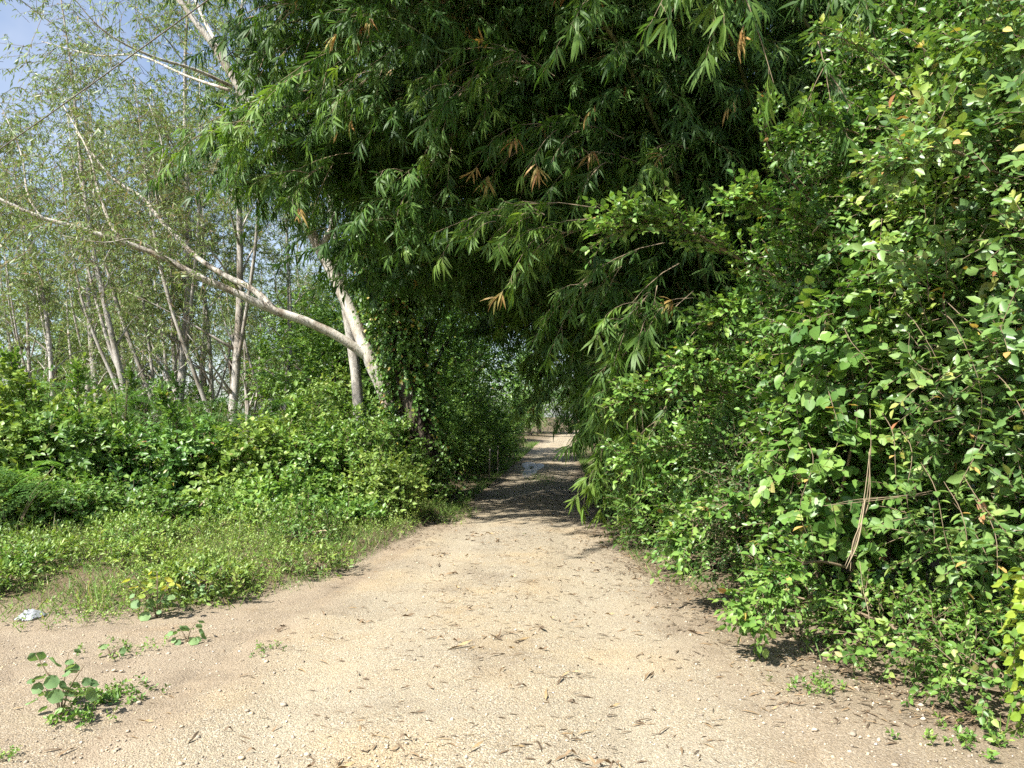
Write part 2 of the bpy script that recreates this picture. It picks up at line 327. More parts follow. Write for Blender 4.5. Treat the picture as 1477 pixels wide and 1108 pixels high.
Zr = height(Xr, Yr) + .020 - .036 * np.abs(V) ** 3 - .026 * np.exp(-((np.abs(V) - .5) / .17) ** 2) + .006 * smooth_noise(Xr * 6, Yr * 6, 51) + .004 * smooth_noise(Xr * 17, Yr * 17, 52) + .0009 * rng.normal(size=Xr.shape)
setp(grid_mesh('road', Xr, Yr, Zr, M['road'], 'edge', np.clip((np.abs(V) - .50 + .45 * smooth_noise(Xr * 2.1, Yr * 1.1, 61) + .2 * smooth_noise(Xr * 6, Yr * 5, 62)) / .5, 0, 1) * np.where(V < 0, .85, .8)), 'sandy gravel track running under the bamboo', kind='structure')
_rd = bpy.data.objects['road'].data.attributes.new('rut', 'FLOAT', 'POINT')
_rd.data.foreach_set('value', (.55 * np.exp(-((np.abs(V + .08 * smooth_noise(V * 0, Yr * .9, 71)) - .5) / .14) ** 2) * np.clip(.6 + .6 * smooth_noise(Xr * 1.5, Yr * .7, 72), 0, 1)).astype(np.float32).ravel())
def road_z(x, y): 
    v = (x - road_mid(y)) / road_half(y)
    zr = height(x, y) + .020 - .036 * np.abs(v) ** 3 - .026 * np.exp(-((np.abs(v) - .5) / .17) ** 2)
    return np.maximum(zr, height(x, y) - .05 * np.clip((road_half(y) * .98 - np.abs(x - road_mid(y))) / .6, 0, 1))

# ------------------------------------------------------------------ leafy growth
def sprigs(G, Gt, base, d, length, nl, tpl, L, W, spread=55, spiral=False, droop=.15, upb=.7, leafdroop=.0, start=.2, dead=.012, jit=.35, twr=.003, bias=0.0, outn=None):
    n = len(base)
    if n == 0: return
    d = nrm(d); length = np.broadcast_to(length, (n,))
    t = np.clip(np.linspace(start, 1, nl) + rng.normal(0, .04, (n, nl)), .05, 1.02)
    down = np.array([0, 0, -1.0])
    pos = base[:, None] + d[:, None] * (length[:, None] * t)[..., None] + down * (droop * length[:, None] * t ** 2)[..., None]
    s = nrm(np.cross(d, UP + .5 * rng.normal(size=(n, 3)))); u = np.cross(d, s)
    k = np.arange(nl)
    phi = (k * 2.4 if spiral else k * math.pi)[None] + rng.normal(0, jit, (n, nl)) + (rng.uniform(0, 6.28, (n, 1)) if spiral else 0)
    sk = np.cos(phi)[..., None] * s[:, None] + np.sin(phi)[..., None] * u[:, None]
    a = np.radians(spread) * np.where(t > .93, .35, 1.0) * rng.uniform(.7, 1.25, (n, nl))
    tang = nrm(d[:, None] + down * (2 * droop * t)[..., None])
    ld = tang * np.cos(a)[..., None] + sk * np.sin(a)[..., None] + down * leafdroop + rng.normal(0, .1, (n, nl, 3))
    nm = UP * upb + .35 * d[:, None] + rng.normal(0, .42, (n, nl, 3)) + (0 if outn is None else outn[:, None])
    sz = rng.uniform(.65, 1.15, (n, nl)) * rng.uniform(.8, 1.15, (n, 1))
    rn = np.clip(rng.normal(.45 + bias, .17, (n, 1)) + .25 * (t - .6) + rng.normal(0, .12, (n, nl)), 0, .95)
    rn = np.where(rng.random((n, nl)) < dead, rng.uniform(.96, 1, (n, nl)), rn)
    f = lambda q: q.reshape(-1, *q.shape[2:])
    G.leaves(tpl, f(pos), f(ld), f(nm), L * f(sz), W * f(sz), f(rn))
    if Gt is not None:
        mid = base + d * (length * .55)[:, None] + down * (droop * length * .3)[:, None]
        end = base + d * length[:, None] + down * (droop * length)[:, None]
        Gt.twigs(base, mid, twr, twr * .8, .35); Gt.twigs(mid, end, twr * .8, twr * .4, .45)

def blob_pts(blobs, n, inner=.45):
    vol = np.array([(b[3] * b[4] + b[4] * b[5] + b[3] * b[5]) for b in blobs]); cnt = (n * vol / vol.sum()).astype(int)
    ps, ds, rs = [], [], []
    for b, c in zip(blobs, cnt):
        c0, r = np.array(b[:3]), np.array(b[3:6])
        u = rvec(c); rr = inner + (1 - inner) * rng.random(c) ** .6
        lump = 1 + .16 * np.sin(u[:, 0] * 5 + c0[0] * 7) * np.sin(u[:, 1] * 6 + c0[1] * 3) + .14 * np.sin(u[:, 2] * 7 + u[:, 0] * 4 + c0[2] * 5)
        p = c0 + u * r * (rr * lump)[:, None]
        ps.append(p); ds.append(nrm(u / r)); rs.append(rr)
    p, d = np.concatenate(ps), np.concatenate(ds); blob_pts.rr = np.concatenate(rs)
    return p, d
def noise3(p, f):
    a = p * f
    return (np.sin(a[:, 0] * 1.3 + 1.7 * np.sin(a[:, 1] * .9 + 1)) + np.sin(a[:, 1] * 1.2 + 1.5 * np.sin(a[:, 2] * 1.1 + 2)) + np.sin(a[:, 2] * 1.4 + 1.6 * np.sin(a[:, 0] * 1.05))) / 3
def make_shrub(name, label, cat, base, blobs, n, leaf='shrub_leaf', tpl=T_OVATE, L=.05, W=.028, nl=9, tw=.28, group=None, spiral=False, spread=55, up=.5, droop=.15, stems=6, inner=.45, leafdroop=0, cull=None, bias=0, dead=.006, upb=.7, gaps=None):
    t = thing(name, label, cat, base, group)
    p, d = blob_pts(blobs, n, inner)
    ok = p[:, 2] > height(p[:, 0], p[:, 1]) + .03
    if cull is not None: ok &= cull(p)
    if gaps is not None:
        nz = noise3(p, gaps) + .5 * noise3(p + 7, gaps * 2.3); ok &= (nz > -.05) | (blob_pts.rr < .62) | (rng.random(len(p)) < .08)
    p, d = p[ok], d[ok]
    dd = nrm(.5 * d + UP * up * rng.uniform(.2, 1.2, (len(p), 1)) + .75 * rvec(len(p)))
    G, Gt = Geo(), Geo()
    sprigs(G, Gt, p, dd, tw * rng.uniform(.6, 1.35, len(p)), nl, tpl, L, W, spread, spiral, droop, upb=upb, leafdroop=leafdroop, bias=bias, dead=dead, outn=.8 * d)
    G.build('foliage', M[leaf], t); Gt.build('twigs', M['twig'], t)
    b0 = np.array(base, float)
    for k in range(stems):
        bl = blobs[k % len(blobs)]; e = np.array(bl[:3]) + rng.uniform(-.5, .5, 3) * np.array(bl[3:6])
        s0 = b0 + np.array([rng.uniform(-.2, .2), rng.uniform(-.2, .2), -.05]); mid = (s0 + e) / 2 + np.array([*rng.uniform(-.2, .2, 2), .1])
        g = Geo(); g.tube([s0, mid, e], [.02, .014, .006], 6, .1); g.build('stem', M['twig'], t, True)
    return t

# bamboo
def fans(G, pos, ax, nl=8, L=.24, W=.026, spread=62, grav=.55, bias=0):
    n = len(pos); ax = nrm(ax)
    s = nrm(np.cross(ax, rvec(n) + np.array([0, .6, .2])))
    th = np.radians(np.linspace(-spread, spread, nl))[None] + rng.normal(0, .14, (n, nl))
    ld = ax[:, None] * np.cos(th)[..., None] + s[:, None] * np.sin(th)[..., None] + np.array([0, 0, -grav]) + rng.normal(0, .12, (n, nl, 3))
    o = pos[:, None] - ax[:, None] * (rng.uniform(0, .14, (n, nl)))[..., None]
    nm = np.cross(ax, s); nm = nm * np.sign(nm[:, 2:3] + 1e-6)
    nm = nm[:, None] + .35 * UP + rng.normal(0, .35, (n, nl, 3))
    sz = rng.uniform(.7, 1.15, (n, nl)) * rng.uniform(.8, 1.15, (n, 1))
    rn = np.clip(rng.normal(.42 + bias, .16, (n, 1)) + rng.normal(0, .08, (n, nl)), 0, .95)
    rn = np.where(rng.random((n, 1)) < .006, rng.uniform(.965, 1, (n, nl)), rn)
    f = lambda q: q.reshape(-1, *q.shape[2:])
    G.leaves(T_LONG, f(o), f(ld), f(nm), L * f(sz), W * f(sz), f(rn))
def bamboo_branches(G, Gt, p0, d, length, droop=.5, step=.17, nl=8, L=.24, W=.026, bias=0, sub=True):
    """p0, d, length: arrays; a drooping branch with side fans"""
    n = len(p0); d = nrm(d); down = np.array([0, 0, -1.0])
    nf = int(np.ceil(length.max() / step))
    t = (np.arange(nf)[None] + rng.uniform(.2, .8, (n, nf))) * step / length[:, None]
    t[:, -1] = 1.0
    ok = (t > .18) & (t <= 1.0)
    q = lambda tt: p0[:, None] + d[:, None] * (length[:, None] * tt)[..., None] + down * (droop * length[:, None] * tt ** 2)[..., None]
    pos = q(t); tang = nrm(d[:, None] + down * (2 * droop * t)[..., None])
    side = nrm(np.cross(tang, UP + .4 * rng.normal(size=tang.shape))) * np.sign(rng.normal(size=t.shape))[..., None]
    ax = tang + side * rng.uniform(.2, .9, t.shape)[..., None] + down * .35 + .2 * rng.normal(size=tang.shape)
    pos2 = pos + nrm(ax) * rng.uniform(.06, .22, t.shape)[..., None]
    fans(G, pos2[ok], ax[ok], nl, L, W, bias=bias)
    if Gt is not None:
        Gt.twigs(pos[ok], pos2[ok], .0025, .0015, .6)
        ts = np.linspace(0, 1, 5)
        for k in range(4):
            a, b = q(np.full((n, 1), ts[k]))[:, 0], q(np.full((n, 1), ts[k + 1]))[:, 0]
            Gt.twigs(a, b, .007 - .0014 * k, .007 - .0014 * (k + 1), .6)
def culm_path(length, phi0, phi1, n=40):
    t = np.linspace(0, 1, n); ph = np.radians(phi0 + (phi1 - phi0) * t ** 1.7); ds = length / (n - 1)
    x = np.concatenate([[0], np.cumsum(np.sin(ph[:-1]) * ds)]); z = np.concatenate([[0], np.cumsum(np.cos(ph[:-1]) * ds)])
    return np.stack([x, .12 * np.sin(t * 5), z], 1)
CULMS = []
for (Lc, f0, f1, t0) in ((12.5, 3, 105, .22), (11.5, 8, 120, .16), (13.5, 2, 90, .25), (9.5, 14, 125, .10), (10.5, 6, 70, .14), (8.0, 18, 118, .08), (12.0, 4, 50, .2), (16.0, 4, 100, .3), (15.0, 7, 113, .3), (14.5, 8, 142, .3)):
    pth = culm_path(Lc, f0, f1); n = len(pth)
    g = Geo(); rad = .042 * (1 - np.linspace(0, 1, n) ** 1.5) + .006
    rad[::3] *= 1.12
    g.tube(pth, rad, 7, 0, 1)
    nb = int(Lc * 15)
    t = t0 + (1 - t0) * rng.random(nb) ** .85; idx = t * (n - 1); i0 = np.minimum(idx.astype(int), n - 2); fr = (idx - i0)[:, None]
    p0 = pth[i0] * (1 - fr) + pth[i0 + 1] * fr
    az = rng.uniform(0, 6.283, nb); d = np.stack([np.cos(az), np.sin(az), rng.uniform(-.1, .6, nb)], 1)
    G = Geo()
    bamboo_branches(G, g, p0, d, rng.uniform(.6, 1.7, nb) * (1.15 - .4 * t), .5, .17, 7, .235, .027)
    CULMS.append((g.mesh('culm', M['culm'], smooth=True), G.mesh('bamboo_foliage', M['bamboo_leaf'])))
def bamboo_clump(label, base, spec, group='bamboo clumps along the track'):
    t = thing('bamboo_clump', label, 'bamboo', base, group)
    for (k, dx, dy, az, s) in spec:
        cm, fm = CULMS[k]
        c = inst('culm', cm, t, (dx, dy, -.05), (R(rng.uniform(-4, 4)), R(rng.uniform(-4, 4)), R(az)), s)
        inst('foliage', fm, c)
    return t
def ring(n, r, az0, daz, ks, smin=.85, smax=1.1):
    out = []
    for i in range(n):
        a = rng.uniform(0, 6.28); q = r * math.sqrt(rng.random())
        out.append((ks[i % len(ks)], q * math.cos(a), q * math.sin(a), az0 + daz * (2 * (i + .5) / n - 1) + rng.uniform(-9, 9), rng.uniform(smin, smax)))
    return out
bA = bamboo_clump('tall bamboo clump arching over the track, just behind the bright right-hand bush', (3.5, 11.6, 0), ring(16, 1.1, 168, 55, [0, 1, 3, 2, 5, 1, 0]) + ring(16, .9, 202, 28, [8, 7, 8], .84, .97) + ring(9, 1.0, 180, 20, [9, 9, 1], .70, .82) + ring(8, .9, 165, 24, [9, 3, 9], .72, .86))
bB = bamboo_clump('second bamboo clump along the track, hanging low over its right edge', (4.1, 17.0, 0), ring(14, 1.2, 195, 40, [7, 2, 8, 8, 9], .95, 1.1) + ring(10, 1.0, 182, 34, [9, 9, 3], .66, .84) + ring(6, .9, 90, 70, [3, 5, 4]) + ring(4, .9, 265, 30, [3, 5, 4]))
bC = bamboo_clump('farthest bamboo clump at the end of the shaded tunnel', (4.9, 25.0, 0), ring(5, 1.0, 140, 50, [6, 4, 2]) + ring(4, .9, 60, 70, [3, 5, 4]))
bD = bamboo_clump('dark bamboo clump rising behind the top of the right-hand bush', (6.4, 9.6, 0), ring(15, 1.3, 150, 60, [2, 4, 6, 4, 3, 6], .85, 1.1))
bE = bamboo_clump('dark bamboo clump deep behind the others, culms hidden in shade', (7.5, 15.5, 0), ring(10, 1.6, 180, 100, [6, 4, 2, 5]))

# hanging bamboo branches that can be picked out singly
def hero_branch(clump, a, b, droop=.35, L=.22, W=.024, nl=9, bias=.1, step=.13, side=2):
    a, b = np.array(a), np.array(b); v = b - a; ln = np.linalg.norm(v); d = v / ln + np.array([0, 0, droop]) 
    G, Gt = Geo(), Geo()
    bamboo_branches(G, Gt, a[None], d[None], np.array([ln * np.linalg.norm(d)]), droop / np.linalg.norm(d), step, nl, L, W, bias)
    if side:
        ts = rng.uniform(.3, .9, side * 3); p = a + v * ts[:, None]
        dd = nrm(v)[None] + .7 * rvec(len(ts)) + np.array([0, 0, .1])
        bamboo_branches(G, Gt, p, dd, rng.uniform(.3, .7, len(ts)), .5, step, nl, L, W, bias)
    br = Gt.build('branch', M['twig'], clump)
    me = G.mesh('foliage', M['bamboo_leaf'], clump.location); o = inst('leaf_spray', me, br)
for (c, a, b, kw) in [
    (bD, P(1150, -260, 5.6), P(985, -20, 5.0), dict(bias=.25)), (bD, P(1100, -240, 5.4), P(1040, -20, 4.9), dict(bias=.3)), (bD, P(1280, -160, 6.6), P(1190, 20, 6.2), {}),
    (bD, P(1000, -200, 7), P(860, 0, 6.7), dict(bias=.2)), (bD, P(1180, 60, 6.5), P(1200, 160, 6.3), dict(bias=0)),
    (bA, P(560, 60, 9.6), P(400, 120, 8.6), dict(bias=.3)), (bA, P(520, 150, 9.8), P(330, 190, 9.0), dict(bias=.3)), (bA, P(500, 0, 9.5), P(330, 30, 8.8), {}),
    (bA, P(520, 220, 10), P(390, 270, 9.4), dict(bias=.2)), (bA, P(600, 60, 9.4), P(470, 160, 8.8), dict(bias=.2)), (bA, P(450, 130, 9.4), P(250, 210, 9.0), dict(bias=.3)),
    (bA, P(760, 80, 9), P(640, 150, 8.6), {}), (bA, P(800, 110, 8.6), P(690, 60, 8.3), dict(bias=.15)), (bA, P(640, 240, 9.6), P(580, 260, 9.2), dict(bias=.1)),
    (bA, P(860, 300, 8.4), P(640, 330, 8.0), dict(bias=.35)), (bA, P(900, 320, 8.6), P(730, 350, 8.2), dict(bias=.35)), (bA, P(960, 350, 9), P(810, 430, 8.8), dict(bias=.15)),
    (bA, P(980, 380, 9), P(880, 480, 8.6), dict(bias=.2)), (bA, P(1000, 420, 9.2), P(900, 560, 8.8), dict(bias=.1)), (bA, P(1000, 540, 9.0), P(930, 640, 8.7), dict(bias=.15)),
    (bA, P(930, 380, 11), P(840, 560, 10.6), {}), (bA, P(900, 420, 12), P(830, 600, 11.5), dict(bias=.1)), (bA, P(950, 250, 9.2), P(820, 220, 8.8), {}),
    (bA, P(1010, 470, 9.6), P(890, 660, 9.4), {}), (bA, P(900, 200, 9), P(780, 180, 8.7), dict(bias=.05)),
    (bB, P(880, 480, 16), P(755, 590, 15), dict(bias=.45)), (bB, P(870, 500, 16), P(768, 570, 15.3), dict(bias=.35)), (bB, P(880, 430, 16), P(760, 530, 15.3), dict(bias=.2)), (bB, P(860, 540, 16), P(830, 560, 15.6), dict(bias=.3))]:  # higher bias pales the leaf colour, painting sunlight onto sprays hanging in shade
    hero_branch(c, a, b, **kw)
for (a, b) in [((905, 430, 12.6), (815, 520, 12.0)), ((900, 470, 12.6), (860, 560, 12.1)), ((915, 520, 11.8), (872, 600, 11.4)), ((930, 480, 11.0), (850, 610, 10.5)), ((900, 400, 13.5), (780, 500, 13)), ((880, 380, 13.5), (745, 460, 13)), ((950, 560, 10.4), (868, 680, 10.1)), ((860, 430, 15), (752, 555, 14.4)), ((880, 520, 14.2), (850, 565, 13.8)), ((960, 450, 9.6), (870, 560, 9.2)), ((990, 500, 9.2), (905, 620, 8.9)), ((1000, 430, 9.0), (900, 470, 8.6))]:
    hero_branch(bA, P(*a), P(*b), L=.25, W=.028, bias=rng.uniform(.2, .42), side=3)  # bias paints these tunnel-mouth leaves paler, as if sunlit
for k in range(20):
    px, py = rng.uniform(360, 960), rng.uniform(20, 330)
    if py > 330 - (px < 520) * 150: continue
    yd = rng.uniform(8.6, 10.2); dx = rng.uniform(70, 150)
    hero_branch(bA, P(px + dx, py - rng.uniform(20, 70), yd + .5), P(px, py, yd), L=.2, W=.022, bias=rng.uniform(.12, .36))

# ------------------------------------------------------------------ eucalyptus and other trees
def euc_leaves(G, Gt, p, n_per, spread, L=.14, W=.02, bias=0):
    n = len(p)
    d = nrm(rvec(n) + np.array([0, 0, .35])); ln = rng.uniform(.5, 1.1, n) * spread
    sprigs(G, Gt, p, d, ln, n_per, T_THIN, L, W, 60, True, .35, upb=.2, leafdroop=.75, start=.25, dead=.03, twr=.0045, bias=bias)
def euc_variant(seed, H, lean, r0, nb=15):
    global rng
    keep = rng; rng = np.random.default_rng(seed)
    t = np.linspace(0, 1, 7); ph = rng.uniform(0, 6.28)
    pts = np.stack([lean * H * t ** 1.3 + .18 * np.sin(t * 6 + ph), .2 * np.sin(t * 5 + ph * 2), H * t], 1)
    gt = Geo(); gt.tube(pts, r0 * (1 - .85 * t), 8, .05)
    pp, rr = spline(pts, r0 * (1 - .85 * t), 6)
    tips = []
    for k in range(2):
        i = int(len(pp) * rng.uniform(.06, .3)); a = pp[i]; az = rng.uniform(0, 6.28); hh = H * rng.uniform(.45, .7)
        e = a + np.array([math.cos(az) * hh * .2 - .4, math.sin(az) * hh * .2, hh]); m_ = a + (e - a) * .5 + np.array([math.cos(az), math.sin(az), 0]) * hh * .05
        gt.tube([a, a + (m_ - a) * .3 + rng.normal(0, .06, 3), m_, e], [rr[i] * .6, rr[i] * .5, rr[i] * .4, .01], 6, .05)
        tips.append(m_ + (e - m_) * rng.random((14, 1)))
    for k in range(nb):
        u = .16 + .8 * (k + rng.random()) / nb; i = int(u * (len(pp) - 1)); a = pp[i]
        az = rng.uniform(0, 6.28); el = rng.uniform(.5, 1.2); ln = H * rng.uniform(.10, .24) * (1.15 - .55 * u)
        d = np.array([math.cos(az) * math.cos(el) - .12, math.sin(az) * math.cos(el), math.sin(el)])
        b = a + d * ln * .5 + rng.normal(0, .1, 3); c = a + d * ln + np.array([0, 0, -.1 * ln]) + rng.normal(0, .15, 3)
        gt.tube([a, b, c], [max(rr[i] * .45, .012), .014, .006], 5, .05, 3)
        if u > .22:
            w = rng.random(11 if u > .42 else 5)[:, None]
            q = np.where(w < .5, a + (b - a) * w * 2, b + (c - b) * (w - .5) * 2)
            tips.append(q[w[:, 0] > .25]); tips.append(c[None])
    tips = np.concatenate(tips); G, Gt = Geo(), Geo()
    sub = tips[rng.integers(0, len(tips), 620)] + rng.normal(0, .24, (620, 3))
    euc_leaves(G, Gt, sub, 17, .7, .115, .028)
    rng = keep
    return gt.mesh('trunk', M['grey_bark'], smooth=True), G.mesh('crown', M['euc_leaf']), Gt.mesh('twigs', M['twig'])
EUC = [euc_variant(s, H, ln, r) for s, H, ln, r in ((1, 11, -.10, .08), (2, 12.5, -.16, .10), (3, 10.5, -.02, .07), (4, 13, .03, .12), (5, 9.5, -.22, .08))]
euc_spots = [  # pixel column of the trunk foot, distance, variant, size, what it looks like
    (328, 18.0, 3, 1.0, 'thickest straight pale gum trunk in the stand, bush-covered foot'),
    (190, 18.5, 1, .95, 'pale gum tree leaning left at the front of the stand'),
    (232, 23.0, 2, 1.0, 'slender upright gum in the middle of the thin stand'),
    (268, 21.5, 0, 1.0, 'gum with a forked grey trunk in the stand'),
    (298, 22.5, 2, 1.1, 'thin straight gum just left of the thickest pale trunk'),
    (214, 19.8, 2, .85, 'short thin gum beside the left-leaning trunk'),
    (150, 25.0, 1, 1.05, 'gum behind the left-leaning pale trunk'),
    (96, 22.0, 4, 1.1, 'strongly leaning gum left of the stand'),
    (48, 26.0, 0, 1.05, 'twiggy gum near the left border of the photo'),
    (-20, 23.0, 1, 1.0, 'leftmost gum of the stand, half cut by the border'),
    (360, 27.0, 0, 1.0, 'far gum right of the thickest pale trunk'),
    (405, 25.0, 3, .85, 'gum standing behind the two long slanting limbs'),
    (280, 31.0, 3, 1.1, 'farthest tall gum at the back of the stand'),
    (120, 32.0, 3, 1.1, 'tall gum at the back left of the stand'),
    (10, 34.0, 2, 1.25, 'hazy thin gum far behind the left border'),
    (440, 31.0, 2, 1.1, 'far gum seen under the fork of the slanting tree'),
    (250, 20.0, 3, 1.1, 'tall gum whose crown meets the bamboo'),
    (178, 29.0, 0, 1.2, 'gum at the back between two leaning trunks')]
for i, (px, Yd, k, s, lab) in enumerate(euc_spots):
    x = P(px, 600, Yd)[0]
    t = thing('eucalyptus_tree', lab, 'tree', (x, Yd, 0), 'thin gum stand behind the left bushes', R(rng.uniform(-35, 35)))
    a, b, c = EUC[k]
    tr = inst('trunk', a, t, (0, 0, -.1), (0, 0, 0), s); inst('crown', b, t, (0, 0, -.1), (0, 0, 0), s); inst('twigs', c, tr)

# the slanting pale tree with two long limbs
def pxpath(pts): return np.array([P(*p) for p in pts])
lt = thing('slanting_tree', 'smooth pale tree forking into long limbs that slant across to the upper left', 'tree', (P(615, 0, 14.6)[0], 14.6, 0))
g = Geo(); g.tube(np.vstack([[P(615, 0, 14.6)[0], 14.6, -.1], pxpath([(592, 665, 14.5), (562, 580, 14.4), (533, 515, 14.3), (497, 430, 14.3), (462, 360, 14.3), (428, 300, 14.2), (408, 255, 14.2), (372, 175, 14.1), (335, 110, 14.0), (300, 55, 13.9), (262, 5, 13.8), (215, -70, 13.7)])]),
    [.22, .18, .155, .14, .115, .105, .095, .09, .08, .07, .06, .05, .035], 10, .05); g.build('trunk', M['euc_bark'], lt, True)
limbs = [
    ([(533, 517, 14.3), (490, 487, 14.1), (440, 463, 13.9), (395, 448, 13.7), (335, 420, 13.4), (280, 396, 13.2), (230, 370, 13.0), (180, 350, 12.8), (120, 331, 12.6), (60, 314, 12.4), (0, 288, 12.2), (-60, 262, 12)], [.12, .11, .105, .10, .082, .075, .07, .06, .05, .042, .035, .025]),
    ([(398, 449, 13.7), (365, 418, 13.8), (325, 398, 13.9), (285, 372, 14.0), (258, 345, 14.1), (232, 318, 14.2), (205, 285, 14.3), (160, 255, 14.4), (110, 190, 14.5)], [.085, .075, .066, .06, .055, .05, .042, .03, .015]),
    ([(462, 358, 14.3), (480, 325, 14.4), (487, 285, 14.5), (486, 245, 14.5), (500, 180, 14.6)], [.085, .07, .065, .06, .04]),
    ([(345, 125, 14.0), (322, 80, 14.3), (300, 40, 14.6), (282, 0, 14.9), (262, -60, 15.2)], [.06, .05, .045, .04, .02]),
    ([(180, 350, 12.8), (160, 325, 12.9), (140, 270, 13.1), (128, 220, 13.3), (90, 150, 13.6)], [.04, .032, .026, .02, .008]),
    ([(335, 125, 14), (280, 100, 13.5), (215, 80, 13.0), (150, 45, 12.6), (100, -10, 12.3)], [.045, .035, .028, .018, .008]),
    ([(330, 130, 14), (270, 110, 14.6), (200, 80, 15.2), (140, 80, 15.6), (60, 60, 16)], [.04, .03, .025, .018, .008]),
    ([(60, 314, 12.4), (40, 280, 12.6), (30, 220, 12.8), (0, 150, 13)], [.03, .022, .016, .006]),
    ([(232, 318, 14.2), (225, 270, 14.0), (235, 215, 13.8), (215, 150, 13.6)], [.03, .022, .016, .006]),
    ([(262, 392, 13.1), (225, 362, 12.6), (190, 345, 12.3), (150, 350, 12.0), (90, 340, 11.6)], [.03, .022, .016, .012, .005])]
tips = []
for pts, rad in limbs:
    rad = [r * .78 for r in rad]
    q = pxpath(pts); g = Geo(); g.tube(q, rad, 8, .07); g.build('limb', M['euc_bark'], lt, True)
    qq, _ = spline(q, np.array(rad), 6); tips.append(qq[len(qq) // 2:])
tips = np.concatenate(tips); base_pts = tips[rng.integers(0, len(tips), 1000)] + rng.normal(0, .55, (1000, 3)) + np.array([0, 0, .1])
G, Gt = Geo(), Geo(); euc_leaves(G, Gt, base_pts, 13, .9, .13, .024, .08)
G.build('crown', M['euc_leaf'], lt); Gt.build('twigs', M['twig'], lt)

for (lab, pts, rad, nm) in [
    ('straight grey trunk rising just left of the ivy-covered trunk', [(524, 660, 17), (515, 560, 17), (505, 480, 17), (492, 400, 17), (480, 320, 17), (470, 200, 17)], [.13, .12, .11, .10, .09, .06], 'grey_tree'),
    ('mottled grey trunk leaning left at the right side of the ivy-covered trunk', [(643, 712, 15.2), (632, 665, 15.2), (618, 610, 15.1), (604, 560, 15.1), (590, 490, 15.1), (575, 420, 15), (560, 330, 15), (540, 200, 15)], [.15, .125, .115, .11, .10, .09, .08, .05], 'grey_tree')]:
    q = pxpath(pts); q[0, 2] = -.1
    t = thing(nm, lab, 'tree', (q[0][0], q[0][1], 0)); g = Geo(); g.tube(q, rad, 10, .05); g.build('trunk', M['grey_bark'], t, True)
    qq, _ = spline(q, np.array(rad), 6); tp = qq[-12:][rng.integers(0, 12, 90)] + rng.normal(0, .5, (90, 3)) * np.array([1, 1, .7])
    G, Gt = Geo(), Geo(); euc_leaves(G, Gt, tp, 12, .9, .12, .026); G.build('crown', M['dark_leaf'], t); Gt.build('twigs', M['twig'], t)

# ivy-covered dark trunk
iv = thing('ivy_covered_tree', 'dark trunk wrapped in climbing ivy and hanging vines beside the track', 'tree', (P(618, 0, 14.2)[0], 14.2, 0))
ip = pxpath([(622, 730, 14.2), (610, 660, 14.2), (598, 590, 14.2), (584, 510, 14.2), (570, 430, 14.2), (562, 370, 14.2), (556, 320, 14.2), (552, 270, 14.2)]); ip[0, 2] = -.1
ir = np.array([.30, .24, .20, .185, .16, .12, .08, .03])
g = Geo(); g.tube(ip, ir, 14, .10, 5); g.build('trunk', M['dark_bark'], iv, True)
qq, qr = spline(ip, ir, 10)
for k in range(9):
    a0 = rng.uniform(0, 6.28); off = np.stack([np.cos(a0 + np.linspace(0, 2.2, len(qq))) * (qr + .03), np.sin(a0 + np.linspace(0, 2.2, len(qq))) * (qr + .03), 0 * qr], 1)
    g = Geo(); s = rng.integers(0, 12); g.tube((qq + off)[s::6], np.full(len(qq[s::6]), rng.uniform(.012, .03)), 5, .1, 2); g.build('vine', M['dark_bark'], iv, True)
n = 3600
i = (rng.random(n) ** .65 * (len(qq) - 1)).astype(int); a = rng.uniform(0, 6.28, n); rad = qr[i] + rng.uniform(.0, .34, n) * np.clip(rng.random(n) + .2, 0, 1)
p = qq[i] + np.stack([np.cos(a) * rad, np.sin(a) * rad, rng.uniform(-.1, .1, n)], 1); d = np.stack([np.cos(a), np.sin(a), rng.uniform(-.6, .5, n)], 1)
keep = (np.sin(a * 2 + qq[i][:, 2] * 1.3) + np.cos(a) * -.8 > -.4)
G, Gt = Geo(), Geo(); sprigs(G, Gt, p[keep], d[keep], rng.uniform(.12, .4, keep.sum()), 8, T_ROUND, .07, .06, 60, False, .5, upb=.4, leafdroop=.4, dead=.06)
G.build('ivy', M['shrub_leaf'], iv); Gt.build('ivy_stems', M['twig'], iv)

# dense broadleaf trees: variants shared by copies
def dense_variant(seed, H, Rr, n, leaf, L=.12, W=.075, low=.25):
    global rng
    keep = rng; rng = np.random.default_rng(seed)
    t = np.linspace(0, 1, 5); pts = np.stack([.15 * np.sin(t * 4 + seed), .15 * np.cos(t * 3), H * .75 * t], 1)
    gt = Geo(); gt.tube(pts, .16 * (1 - .75 * t), 8, .06)
    blobs = []
    for k in range(15):
        az = rng.uniform(0, 6.28); z = H * (low + (1 - low) * (k + .5) / 15); r = Rr * (1 - .55 * ((z / H - .5) * 1.7) ** 2) * rng.uniform(.45, .85)
        c = np.array([r * math.cos(az), r * math.sin(az), z]); s = rng.uniform(.55, .95) * Rr * .5
        blobs.append((*c, s * 1.15, s * 1.15, s * .8)); a = pts[min(4, int(4 * z / H))]
        gt.tube([a, (a + c) / 2 + np.array([0, 0, .2]), c], [.05, .03, .01], 5, .05, 3)
    p, d = blob_pts(blobs, n, .5); d = nrm(d + .5 * UP + .5 * rvec(len(p)))
    G, Gt = Geo(), Geo(); sprigs(G, None, p, d, rng.uniform(.25, .6, len(p)), 9, T_OVATE, L, W, 60, False, .25, upb=.8, leafdroop=.15)
    rng = keep
    return gt.mesh('trunk', M['dark_bark'], smooth=True), G.mesh('crown', M[leaf])
